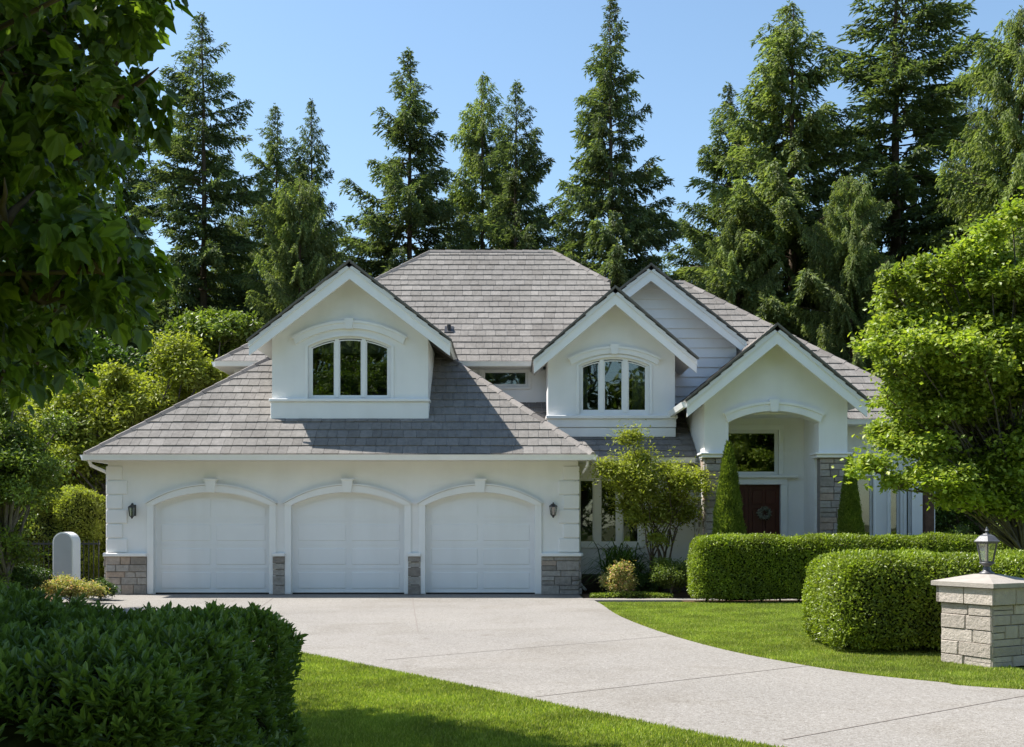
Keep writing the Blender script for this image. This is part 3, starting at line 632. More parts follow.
gable_unit(ax2 - 1.95, ax2 + 1.95, az2, tz2, Y2, V2, 'bay_roof', yb=31.9)
boxes('window_dark_backing', M['dark'], (7.7, 10.2, 28.9, 28.95, 0.1, 4.0), (1.58, 4.3, 28.5, 28.55, 0.1, 3.0), (1.53, 1.56, 27.63, 28.5, 0.1, 3.0))  # dark sheets added behind the glass, standing in for unlit rooms
tag_room = MB(); tag_room.box(bx0 + .16, bx1 - .16, 29.4, 29.45, 3.2, 6.4); tag_room.build('window_dark_backing', M['dark'], H)  # same dark sheet added behind the bay window
# ---- upper main wall and big sided gable, lap siding boards as geometry
Y3 = 29.7; V3 = 29.2
ax3 = wx(651, V3); az3 = wz(265.5, V3); tz3 = wz(341, V3); hw3 = wx(746, V3) - ax3; s3 = (az3 - tz3) / hw3
sw0, sw1 = wx(484, Y3), wx(526.5, Y3); sz0, sz1 = wz(385, Y3), wz(371, Y3)
wall('upper_wall', [(-7.25, 2.8), (5.9, 2.8), (5.9, 5.66), (-7.25, 5.66)], Y3, Y3 + TH, M['siding'], [[(sw0 - .04, sz0 - .04), (sw1 + .04, sz0 - .04), (sw1 + .04, sz1 + .04), (sw0 - .04, sz1 + .04)]])
window((sw0 + sw1) / 2, (sw1 - sw0) / 2 + 0.04, sz0 - .04, sz1 + .04, 0.0, Y3, [(sw0, sw1)], fw=0.045, arched=False, casing=0.09)
m = MB()
z = 4.2; e = 0.253
while z < az3 - 0.2:
    hb = min(e, az3 - 0.16 - z)
    lo = []
    def xr(zz): return min(5.85, ax3 + (az3 - 0.16 - zz) / s3)
    def xl(zz): return max(1.0, ax3 - (az3 - 0.16 - zz) / s3)
    a, b, c, d_ = xl(z), xr(z), xr(z + hb), xl(z + hb)
    yo = Y3 - 0.004
    vs = [(a, yo - 0.045, z), (b, yo - 0.045, z), (c, yo - 0.010, z + hb + 0.003), (d_, yo - 0.010, z + hb + 0.003), (a, yo + 0.0, z), (b, yo + 0.0, z), (c, yo, z + hb), (d_, yo, z + hb)]
    m.add(vs, [(0, 1, 2, 3), (0, 4, 5, 1), (3, 2, 6, 7), (1, 5, 6, 2), (0, 3, 7, 4), (4, 7, 6, 5)])
    z += e
m.build('lap_siding', M['siding'], H)
wall('gable_wall', [(1.3, 5.66), (5.75, 5.66), (5.75, az3 - .2 - s3 * (5.75 - ax3)), (ax3, az3 - 0.2), (1.3, az3 - .2 - s3 * (ax3 - 1.3))], Y3, Y3 + TH, M['siding'])
gable_unit(ax3 - hw3, ax3 + hw3, az3, tz3, Y3, V3, 'gable_roof', yb=34.6)
# ---- lower front wall left of the porch
Y4 = 27.4
wl = [(wx(579, Y4), wx(594, Y4)), (wx(600.5, Y4), wx(617, Y4)), (wx(622.5, Y4), wx(639, Y4))]
wa, wb = wl[0][0] - 0.02, wl[-1][1] + 0.05; wz0, wz1 = wz(545, Y4), wz(477, Y4)
wall('ground_floor_wall', [(gx1, 0), (4.40, 0), (4.40, 3.2), (gx1, 3.2)], Y4, Y4 + TH, M['stucco'], [[(wa, wz0), (wb, wz0), (wb, wz1), (wa, wz1)]])
window((wa + wb) / 2, (wb - wa) / 2, wz0, wz1, 0, Y4, wl, arched=False, fw=0.06, casing=0.0, curtains=[(wl[2][0], wl[2][1], wz0, wz1)])
m = MB(); m.box(gx1, 4.36, Y4 - 0.04, Y4 + 0.0, 0, 0.42); m.build('foundation', M['gravel'], H)  # dark brown strip along the wall foot
# ---- porch
Y5 = 26.0; V5 = 25.5; px0, px1 = wx(704.5, Y5), wx(847.5, Y5); ox0, ox1 = wx(728.5, Y5), wx(819, Y5); YB = 27.35
ax5 = wx(777, V5); az5 = wz(325.5, V5); tz5 = wz(401, V5); s5 = (az5 - tz5) / (wx(867, V5) - ax5); hw5 = wx(867, V5) - ax5
zsp, zap = wz(422.5, Y5), wz(411, Y5); zc = wz(455.5, Y5)
poly = [(px0, zc), (px1, zc), (px1, roofz(px1, ax5, az5, s5) - .14), (ax5, az5 - .14), (px0, roofz(px0, ax5, az5, s5) - .14)]
oxc = (ox0 + ox1) / 2; ohw = (ox1 - ox0) / 2
wall('porch_wall', poly, Y5, Y5 + 0.35, M['stucco'], [arch_poly(oxc, ohw, zc - 0.5, zsp, zap - zsp)])
eyebrow(oxc, ohw + 0.02, zsp, zap - zsp, Y5, 0.20, True)
boxes('porch_upper_side_wall', M['stucco'], (px0, px0 + 0.2, Y5 + 0.35, Y3, zc, zsp + 0.42), (px1 - 0.2, px1, Y5 + 0.35, Y3, zc, zsp + 0.42))
boxes('porch_side_wall', M['stucco'], (px0 + 0.003, ox0, Y5 + 0.352, YB, 0.1, zc + 1.0), (ox1, px1 - 0.003, Y5 + 0.352, YB, 0.1, zc + 1.0))
for (a, b, sd_) in ((px0, ox0, 0), (ox1, px1, 1)):
    m = MB(); a1 = a + 0.05; b1 = b - 0.05
    m.box(a1 + 0.0, b1 - 0.0, Y5 + 0.05, Y5 + 0.36, 0, zc - 0.0, 1)
    stones(m, ((a1 - 0.02, Y5 + 0.05, 0), (1, 0, 0), (0, -1, 0)), b1 - a1 + 0.04, zc - 0.06, 0.13, 0.24, 0.2, 0.42, 0.05, 0.012)
    stones(m, ((a1 + 0.0, Y5 + 1.2, 0), (0, -1, 0), (-1, 0, 0)), 1.16, zc - 0.06, 0.13, 0.24, 0.2, 0.42, 0.045, 0.012) if sd_ == 0 else stones(m, ((b1, Y5 + 0.02, 0), (0, 1, 0), (1, 0, 0)), 1.16, zc - 0.06, 0.13, 0.24, 0.2, 0.42, 0.045, 0.012)
    m.build('stone_column', [M['stone'], M['mortar']], H)
    c = MB(); c.bbox(a - 0.06, b + 0.06, Y5 - 0.07, Y5 + 0.42, zc - 0.05, zc + 0.02, 0.012); c.bbox(a - 0.10, b + 0.10, Y5 - 0.11, Y5 + 0.45, zc + 0.02, zc + 0.07, 0.012); c.build('column_cap', M['trim'], H)
m = MB(); m.box(px0 + .2, px1 - .2, Y5 + 0.352, YB, zsp + 0.22, zsp + 0.30); m.build('porch_ceiling', M['stucco'], H)
ew0, ew1, ez0, ez1 = wx(716, YB), wx(778.5, YB), wz(474.5, YB), wz(430, YB)
dd0, dd1, dz1 = wx(717.5, YB), wx(780.5, YB), wz(484.5, YB)
wall('porch_back_wall', [(ox0 - 0.02, 0), (px1 - .2, 0), (px1 - .2, zsp + 0.3), (ox0 - .02, zsp + 0.3)], YB, YB + TH, M['stucco'], [[(ew0, ez0), (ew1, ez0), (ew1, ez1), (ew0, ez1)], [(dd0, 0.1), (dd1, 0.1), (dd1, dz1), (dd0, dz1)]])
window((ew0 + ew1) / 2, (ew1 - ew0) / 2, ez0, ez1, 0, YB, [(ew0 + .05, ew1 - .05)], arched=False, fw=0.045, casing=0.12, sill=False)
m = MB(); m.bbox(dd0 - 0.14, dd1 + 0.4, YB - 0.14, YB + 0.0, dz1 + 0.16, dz1 + 0.225, 0.01); m.bbox(dd0 - 0.12, dd1 + 0.16, YB - 0.06, YB - 0.0, dz1 + 0.0, dz1 + 0.16, 0.008); m.bbox(dd1, dd1 + 0.16, YB - 0.05, YB, 0.15, dz1, 0.008); m.build('door_casing', M['trim'], H)
dm_ = (dd0 + dd1) / 2
for (a, b) in ((dd0 + .01, dm_ - .004), (dm_ + .004, dd1 - .01)):
    d = MB(); d.box(a, b, YB + 0.06, YB + 0.11, 0.16, dz1 - 0.01)
    w = (b - a)
    for (u0, u1) in ((a + 0.09, a + w / 2 - 0.03), (a + w / 2 + 0.03, b - 0.09)):
        for (q0, q1) in ((0.32, 0.95), (1.08, 2.0), (2.1, dz1 - 0.12)): d.bbox(u0, u1, YB + 0.045, YB + 0.07, q0, q1, 0.015)
    do = d.build('front_door', M['reddoor'], H)
    hx = b - 0.05 if a < dm_ - .2 else a + 0.05
    k = MB(); k.tube([(hx, YB + 0.06, 1.12), (hx, YB + 0.01, 1.14), (hx, YB + 0.01, 1.36), (hx, YB + 0.06, 1.38)], 0.011, 6); k.build('handle', M['pewter'], do)
m = MB(); m.box(ox0, ox1, Y5 - 0.2, YB, 0.0, 0.14); m.build('porch_step', M['cap'], H)
gable_unit(ax5 - hw5, ax5 + hw5, az5, tz5, Y5, V5, 'porch_roof', yb=30.3, board=0.38)
# ---- right wing
Y6 = 28.1; rw = [(wx(856, Y6), wx(873, Y6)), (wx(889.5, Y6), wx(900, Y6)), (wx(905.5, Y6), wx(911.5, Y6))]; RZ = 4.1
cuts = [[(a, 0.5), (b, 0.5), (b, wz(476, Y6)), (a, wz(476, Y6))] for a, b in rw]
wall('wing_wall', [(px1 - .2, 0), (10.45, 0), (10.45, RZ), (px1 - .2, RZ)], Y6, Y6 + TH, M['stucco'], cuts)
for a, b in rw: window((a + b) / 2, (b - a) / 2, 0.5, wz(476, Y6), 0, Y6, [(a + .03, b - .03)], arched=False, fw=0.03, casing=0.06)
boxes('back_wall', M['stucco'], (10.45 - TH, 10.45, Y6 + TH, 38.5, 0, RZ), (-7.2, 10.45 - TH, 38.3, 38.5, 0, 5.65), (-7.25, -7.05, Y3 + TH, 38.3, 2.6, 5.65), (gx0, -7.0, 35.8, 36, 0, 3.1), (6.0, 6.2, 29.9, 38.3, 3.5, 5.65))
m = MB(); m.box(gx0 + .3, 10.2, 29.2, 38, 0.0, 0.1); m.box(gx1, 10.2, Y4 + .3, 29.2, 0.0, 0.1); m.box(-6.7, 6, 29.95, 38, 2.9, 3.0); m.build('inner_floor', M['floor'], H)
# ---- roofs
def roof(name, planes, hips, parent=H):
    m = MB()
    for p in planes: tiles(m, p)
    o = m.build(name, [M['tile'], M['soffit']], parent)
    c = MB()
    for a, b in hips: caps(c, a, b)
    c.build('ridge_cap', M['ridge'], o); return o
E = 25.68; ze = 3.20; L0, L1 = -9.64, 1.82; k_ = 0.78; t = (L1 - L0) / 2; xm = (L0 + L1) / 2; top = (xm, E + t, ze + k_ * t)
roof('garage_roof', [[(L0, E, ze), (L1, E, ze), top], [(L0, 36.2, ze), (L0, E, ze), top, (xm, 36.2, top[2])], [(L1, E, ze), (L1, Y3 - .02, ze), (L1 - (Y3 - .02 - E), Y3 - .02, ze + k_ * (Y3 - .02 - E))]],
     [((L0, E, ze), top), ((L1, E, ze), top)])
k2 = 0.79; e2 = 5.80; a0, a1, yy0, yr = -7.596, 6.36, 29.2, 34.32; zr = e2 + k2 * (yr - yy0)
r0, r1 = a0 + (yr - yy0), a1 - (yr - yy0); yb2 = 2 * yr - yy0
roof('main_roof', [[(a0, yy0, e2), (2.8, yy0, e2), (2.8, yy0 + a1 - 2.8, e2 + k2 * (a1 - 2.8)), (r1, yr, zr), (r0, yr, zr)], [(a0, yb2, e2), (a0, yy0, e2), (r0, yr, zr)], [(2.8, yy0 + a1 - 2.8, e2 + k2 * (a1 - 2.8)), (2.8, yb2 - (a1 - 2.8), e2 + k2 * (a1 - 2.8)), (r1, yr, zr)], [(a1, yb2, e2), (a0, yb2, e2), (r0, yr, zr), (r1, yr, zr)]],
     [((a0, yy0, e2), (r0, yr, zr)), ((r0, yr, zr), (r1, yr, zr)), ((2.8, yy0 + a1 - 2.8, e2 + k2 * (a1 - 2.8)), (r1, yr, zr)), ((a0, yb2, e2), (r0, yr, zr))])
e6 = 4.16; ye = 27.5; c1 = 10.76; yr6 = 33.24; z6 = e6 + k2 * (yr6 - ye); rx = c1 - (yr6 - ye); yb6 = 2 * yr6 - ye; DS = 0.33 * 9 / math.sqrt(1 + k2 * k2) + 0.0
roof('wing_roof', [[(5.86, ye, e6), (c1, ye, e6), (c1 - DS, ye + DS, e6 + k2 * DS), (5.86, ye + DS, e6 + k2 * DS)], [(3.8, ye + DS, e6 + k2 * DS), (c1 - DS, ye + DS, e6 + k2 * DS), (rx, yr6, z6), (3.8, yr6, z6)], [(c1, ye, e6), (c1, yb6, e6), (rx, yr6, z6)], [(c1, yb6, e6), (2.5, yb6, e6), (3.5, yr6, z6), (rx, yr6, z6)]],
     [((c1, ye, e6), (rx, yr6, z6)), ((3.8, yr6, z6), (rx, yr6, z6)), ((c1, yb6, e6), (rx, yr6, z6))])
m = MB(); tiles(m, [(-1.2, 26.8, 3.2), (4.38, 26.8, 3.2), (4.38, Y3 + .02, 3.2 + .545 * (Y3 + .02 - 26.8)), (-1.2, Y3 + .02, 3.2 + .545 * (Y3 + .02 - 26.8))]); m.build('skirt_roof', [M['tile'], M['soffit']], H)
# ---- gutters, soffits
def gutter(a, b, y, z, d=0.12, h=0.12, name='gutter'):
    m = MB(); prof = [(y - d, z), (y - d + 0.02, z - 0.04), (y - d + 0.045, z - h), (y, z - h), (y, z - 0.005), (y - 0.012, z - 0.005), (y - 0.012, z - h + 0.012), (y - d + 0.05, z - h + 0.012), (y - d + 0.03, z - 0.035), (y - d + 0.012, z)]
    m.prism([(a, yy, zz) for yy, zz in prof], (b - a, 0, 0)); m.build(name, M['trim'], H)
gutter(L0 - 0.02, L1 + 0.02, E - 0.0, ze - 0.015); gutter(-3.0, 0.85, yy0, e2 - 0.01); gutter(1.9, 4.3, 26.8, 3.185); gutter(a0, -5.9, yy0, e2 - .01); gutter(px1 + .4, c1, ye, e6 - .01)
def gutter_y(x, y0, y1, z, s=1):
    m = MB(); pr = [(x, z), (x + s * 0.12, z), (x + s * 0.075, z - 0.12), (x, z - 0.12)]; m.prism([(a, y0, b) for a, b in pr], (0, y1 - y0, 0)); m.build('gutter', M['trim'], H)
gutter_y(L0, E, 36, ze - .015, -1); gutter_y(L1, E, 27.3, ze - .015, 1); gutter_y(ax5 - hw5 - .01, V5, Y3 - .05, tz5 - .02, -1); gutter_y(a0, yy0, yb2, e2 - .01, -1)
boxes('soffit', M['soffit'], (a0 + .01, 0.8, yy0 + .003, Y3 - .002, e2 - .14, e2 - .10), (1.9, 4.38, 26.81, Y4 - .002, 3.05, 3.09), (px1 - .1, c1 - .02, ye + .003, Y6 - .002, e6 - .14, e6 - .1), (a0 + .012, -7.252, Y3, yb2, e2 - .14, e2 - .10),
      (L0 + .01, L1 - .01, E + .003, GY - .002, ze - .125, ze - .09), (L0 + .01, gx0 - .002, GY, 36, ze - .125, ze - .09), (gx1 + .002, L1 - .01, GY + .003, Y4, ze - .125, ze - .09))
# fascia of dormer overhang ends already covered by barge boards; downspouts
m = MB(); x = 1.72; m.tube([(x, 25.78, 3.06), (x, 25.82, 2.98), (x - 0.05, 26.15, 2.86), (x - 0.11, 26.9, 2.74), (x - 0.12, 27.0, 2.68), (x - 0.12, 27.0, 0.45), (x - 0.11, 26.97, 0.22), (x + 0.02, 26.8, 0.06)], 0.034, 8)
m.build('downspout', M['trim'], H, smooth=True)
m = MB(); m.tube([(-9.6, 25.8, 3.08), (-9.6, 25.95, 2.96), (-9.47, 26.5, 2.84), (-9.45, 26.6, 2.78), (-9.45, 26.6, 0.1)], 0.04, 8); m.build('downspout', M['trim'], H, smooth=True)
# roof vent and a stub pipe
vy = 30.45; vz = e2 + k2 * (vy - yy0); vx = wx(449, vy)
m = MB(); m.prism([(vx - .12, vy - .12, vz - .09), (vx + .12, vy - .12, vz - .09), (vx + .12, vy + .15, vz + .12), (vx - .12, vy + .15, vz + .12)], (0, 0, 0.045)); m.tube([(vx, vy, vz), (vx, vy, vz + .17)], 0.055, 10); m.build('roof_vent', M['black'], H)
# wreath on the door
wr = empty('wreath', (wx(764.5, YB), YB + 0.02, 1.62 + 0.29), 'small round grey-green wreath hanging on the dark red front door', 'wreath')
cx_, cz_ = wx(764.5, YB), wz(513, YB); m = MB()
m.tube([(cx_ + 0.115 * math.cos(a), YB + 0.03, cz_ + 0.115 * math.sin(a)) for a in np.linspace(0, 2 * math.pi, 20)], 0.015, 5); m.build('ring', M['bark'], wr)
n = 420; a = rng.random(n) * 6.283; P = np.stack([cx_ + 0.115 * np.cos(a), np.full(n, YB + 0.01), cz_ + 0.115 * np.sin(a)], 1) + rng.normal(size=(n, 3)) * 0.016
M['sage'] = leaf_mat('sage_leaves', (0.24, 0.25, 0.22), (0.42, 0.43, 0.38), (0.6, 0.58, 0.53), 0.2)
V, F, R = scatter(P, rdir(n) + np.array([0, -0.5, 0]), rdir(n), 0.06, 0.03); np_obj('foliage', V, F, M['sage'], R, wr)
# ================================================================ stone gate pillar with lantern
pc = Vector((5.49 , 13.05, 0)); near = Vector((5.34, 12.65, 0)); leftc = Vector((4.99, 13.29, 0))
du = (near - leftc).normalized(); dv = Vector((0.877, 0.48, 0)); wv = 0.72
P_ = empty('stone_pillar', (5.5, 13.1, 0), 'square pale ledge-stone pillar with overhanging cap on the grass edge beside the driveway', 'pillar')
cen = near - du * wv / 2 + dv * wv / 2
ang = math.atan2(dv.y, dv.x); Rm = Matrix.Translation(cen) @ Matrix.Rotation(ang, 4, 'Z')
h = wv / 2 - 0.05; ph = 0.70
m = MB(); m.box(-h, h, -h, h, 0, ph, 1)
for (o_, u_, n_) in (((-h - .04, -h, 0), (1, 0, 0), (0, -1, 0)), ((h, -h - .04, 0), (0, 1, 0), (1, 0, 0)), ((h + .04, h, 0), (-1, 0, 0), (0, 1, 0)), ((-h, h + .04, 0), (0, -1, 0), (-1, 0, 0))):
    stones(m, (o_, u_, n_), 2 * h + .08, ph, 0.07, 0.17, 0.18, 0.5, 0.05, 0.005, jit=0.006, fj=.003)
m.xform(Rm).build('shaft', [M['pstone'], M['pmortar']], P_)
m = MB(); hb = wv / 2 + 0.03
m.box(-hb + .012, hb - .012, -hb + .012, hb - .012, ph + .006, ph + 0.19, 1)
for q in range(4):
    R4 = Matrix.Rotation(q * math.pi / 2, 4, 'Z'); s = MB()
    s.bbox(-hb, -0.002, -hb, -hb + 0.05, ph + 0.004, ph + 0.195, 0.007); s.bbox(0.002, hb, -hb - 0.001, -hb + 0.05, ph + 0.004, ph + 0.195, 0.007); s.xform(R4); m.add(s.v, s.f, 0)
m.xform(Rm).build('frieze', [M['pstone'], M['pmortar']], P_)
m = MB(); hc = wv / 2 + 0.07; z0, z1, z2 = ph + 0.20, ph + 0.25, ph + 0.335
m.add([(-hc, -hc, z0), (hc, -hc, z0), (hc, hc, z0), (-hc, hc, z0), (-hc, -hc, z1), (hc, -hc, z1), (hc, hc, z1), (-hc, hc, z1), (-.1, -.1, z2), (.1, -.1, z2), (.1, .1, z2), (-.1, .1, z2)],
      [(0, 3, 2, 1), (0, 1, 5, 4), (1, 2, 6, 5), (2, 3, 7, 6), (3, 0, 4, 7), (4, 5, 9, 8), (5, 6, 10, 9), (6, 7, 11, 10), (7, 4, 8, 11), (8, 9, 10, 11)])
m.xform(Rm).build('cap', M['cap'], P_)
zl = z2
La = empty('lantern', (cen.x, cen.y, zl), 'pewter grey six-sided lantern with glass panes standing on the stone pillar cap', 'lantern')
m = MB(); m.lathe(0, 0, [(0.085, zl - .01), (0.085, zl + 0.015), (0.055, zl + 0.03), (0.04, zl + 0.05), (0.045, zl + 0.075), (0.03, zl + 0.085), (0.07, zl + 0.115), (0.085, zl + .125), (0.085, zl + .135)], 20)
m.xform(Matrix.Translation((cen.x, cen.y, 0))).build('base', M['pewter'], La, smooth=True)
m = MB(); zb, zt = zl + .135, zl + .365
for k in range(6):
    a = 2 * math.pi * k / 6 + .2; m.tube([(.075 * math.cos(a), .075 * math.sin(a), zb), (.122 * math.cos(a), .122 * math.sin(a), zt)], 0.008, 5)
m.lathe(0, 0, [(0.082, zb - .004), (0.084, zb + .012), (0.06, zb + .012)], 6, rot=.2); m.lathe(0, 0, [(0.128, zt - .012), (0.13, zt + .004), (0.11, zt + .004)], 6, rot=.2)
m.xform(Matrix.Translation((cen.x, cen.y, 0))).build('cage', M['pewter'], La)
m = MB(); m.lathe(0, 0, [(0.072, zb + .013), (0.118, zt - .013)], 6, rot=.2); m.xform(Matrix.Translation((cen.x, cen.y, 0))).build('glass', M['lglass'], La)
m = MB(); m.lathe(0, 0, [(0.155, zt + .002), (0.158, zt + .014), (0.14, zt + .03), (0.09, zt + .075), (0.05, zt + .092), (0.045, zt + .1)], 6, rot=.2); m.lathe(0, 0, [(.018, zt + .1), (.014, zt + .12), (.024, zt + .135), (.014, zt + .15), (.006, zt + .18)], 10)
m.xform(Matrix.Translation((cen.x, cen.y, 0))).build('roof', M['pewter'], La)
M['candle'] = paint('ivory_tube', (0.7, 0.66, 0.55), 0.5)
m = MB(); m.lathe(0, 0, [(.02, zb + .01), (.02, zb + .13), (.028, zb + .15), (.02, zb + .2), (.005, zb + .215)], 10); m.xform(Matrix.Translation((cen.x, cen.y, 0))).build('bulb', M['candle'], La, smooth=True)
# ================================================================ round-topped white post, dark railing and timber post
Yp = 24.6; a, b = wx(52.5, Yp), wx(73, Yp); xc = (a + b) / 2; hw = (b - a) / 2; zt = wz(532, Yp)
P2 = empty('garden_post', (xc, Yp, 0), 'white round-topped garden post with shade painted grey on its front beside the garage corner', 'post')
m = MB(); half = [(xc + hw * math.cos(t_), zt - hw + hw * math.sin(t_)) for t_ in np.linspace(0, math.pi, 17)]
m.xz([(a, 0), (b, 0)] + half, Yp, Yp + 0.42); m.build('body', M['trim'], P2)
m = MB(); hw2_ = hw - 0.03; half = [(xc + hw2_ * math.cos(t_), zt - hw + hw2_ * math.sin(t_)) for t_ in np.linspace(0, math.pi, 17)]
m.xz([(xc - hw2_, 0.05), (xc + hw2_, 0.05)] + half, Yp - 0.012, Yp + .001); m.build('front_shade', M['post_shade'], P2)  # grey panel paints the front's shade against the brighter side
fx = empty('railing', (-10.5, 26.0, 0), 'dark metal railing of thin upright bars behind the round-topped post', 'railing')
m = MB(); x = -12.4; m.box(-12.5, -9.5, 26.2, 26.24, 0.15, 0.19); m.box(-12.5, -9.5, 26.2, 26.24, 1.15, 1.19)
m.build('rail', M['black'], fx)
m = MB()
while x < -9.5: m.box(x - .009, x + .009, 26.212, 26.23, 0.0, 1.25); x += 0.115
m.build('bars', M['black'], fx)
tp = MB(); Yt = 27.2; tp.bbox(wx(925.5, Yt), wx(934.5, Yt), Yt, Yt + .2, 0, 2.5, 0.01); tp.bbox(wx(924, Yt), wx(936, Yt), Yt - .03, Yt + .23, 2.5, 2.56, 0.01)
tag(tp.build('timber_post', M['wood']), 'square dark brown timber post standing at the right corner of the house', 'post')
# ================================================================ vegetation builders
def bend(a, b, n=6, sag=0.0, jit=0.05):
    a = np.array(a, float); b = np.array(b, float); out = []
    L = np.linalg.norm(b - a)
    for i in range(n + 1):
        t = i / n; p = a + (b - a) * t; p[2] += sag * L * math.sin(math.pi * t); 
        if 0 < i < n: p += rng.normal(size=3) * jit * L * 0.3
        out.append(tuple(p))
    return out
def broadleaf(name, base, trunk_top, lobes, nl, leaf, lw, mat, label, cat='tree', group=None, bark='greybark', tr=0.12, stems=1, tpl=KITE, flat_=0.65, up=0.7, shell=0.3, twig=True, droop=0.0, reject=None, spread=0.22, limb=0.42):
    """lobes: list of (x,y,z,r) in world; trunk > limbs to each lobe; crown = leaves through the lobes' outer volume"""
    root = empty(name, base, label, cat, group)
    m = MB(); base = Vector(base)
    tops = []
    for s in range(stems):
        off = Vector((random.uniform(-1, 1), random.uniform(-1, 1), 0)) * (0.12 if stems > 1 else 0)
        tt = Vector(trunk_top) + off * 4; pts = bend(base + off * .6 - Vector((0, 0, .05)), tt, 5, 0, 0.04); m.tube(pts, [tr * (1 - 0.5 * i / 5) for i in range(6)], 8); tops.append((tt, pts))
    for (x, y, z, r) in lobes:
        tt, pts = random.choice(tops); k = random.randint(2, 5); st = pts[k]
        if st[2] > z: st = pts[2]
        m.tube(bend(st, (x, y, z - r * .1), 5, 0.06, 0.06), [tr * limb * (1 - .75 * i / 5) + .006 for i in range(6)], 6)
        if twig:
            for q in range(5):
                d = rdir(1)[0] * r * .8; d[2] = abs(d[2]) * .5
                m.tube(bend((x, y, z - r * .1), (x + d[0], y + d[1], z + d[2]), 3, 0.05, 0.1), [tr * .12 + .004, tr * .08 + .003, tr * .05 + .002, .003], 4)
    m.build('trunk', M[bark], root, smooth=True)
    tot = sum(r * r for *_, r in lobes); parts = []
    for (x, y, z, r) in lobes:
        n = int(nl * r * r / tot); nsub = max(6, int(10 * r)) 
        sd_ = rdir(nsub); sd_[:, 2] = np.where(sd_[:, 2] < -0.3, -sd_[:, 2], sd_[:, 2]); sc = sd_ * r * (0.45 + .5 * rng.random((nsub, 1)))
        w = rng.integers(0, nsub, n); c = sc[w] + rng.normal(size=(n, 3)) * r * spread * (rng.random((n, 1)) < .5); rr = r * (0.26 + 0.30 * rng.random(nsub))[w][:, None]
        d = rdir(n); rad = (1 - shell * rng.random((n, 1)) ** 1.5)
        p = c + d * rr * rad * (1 + 0.2 * rng.normal(size=(n, 1))); p[:, 2] *= flat_
        P = p + np.array([x, y, z]); nn = nrm(d * 0.55 + np.array([0, 0, up]) + rng.normal(size=(n, 3)) * 0.45)
        ax = rdir(n); ax = nrm(ax - nn * (ax * nn).sum(1, keepdims=True) + d * 0.4 + np.array([0, 0, -droop]))
        sz = leaf * (0.6 + 0.7 * rng.random(n))
        if reject is not None:
            kp = reject(P); P, nn, ax, sz = P[kp], nn[kp], ax[kp], sz[kp]
        if len(P): parts.append(scatter(P, ax, nn, sz, sz * lw, tpl))
    V, F, R = merge(parts); np_obj('crown', V, F, M[mat], R, root)
    return root
def lobe_cloud(c, rad, n, r0, r1, top_bias=0.0, zmin=None):
    out = []
    while len(out) < n:
        d = rdir(1)[0] * (rng.random() ** 0.4)
        p = np.array(c) + d * np.array(rad)
        if zmin and p[2] < zmin: continue
        out.append((*p, random.uniform(r0, r1)))
    return out
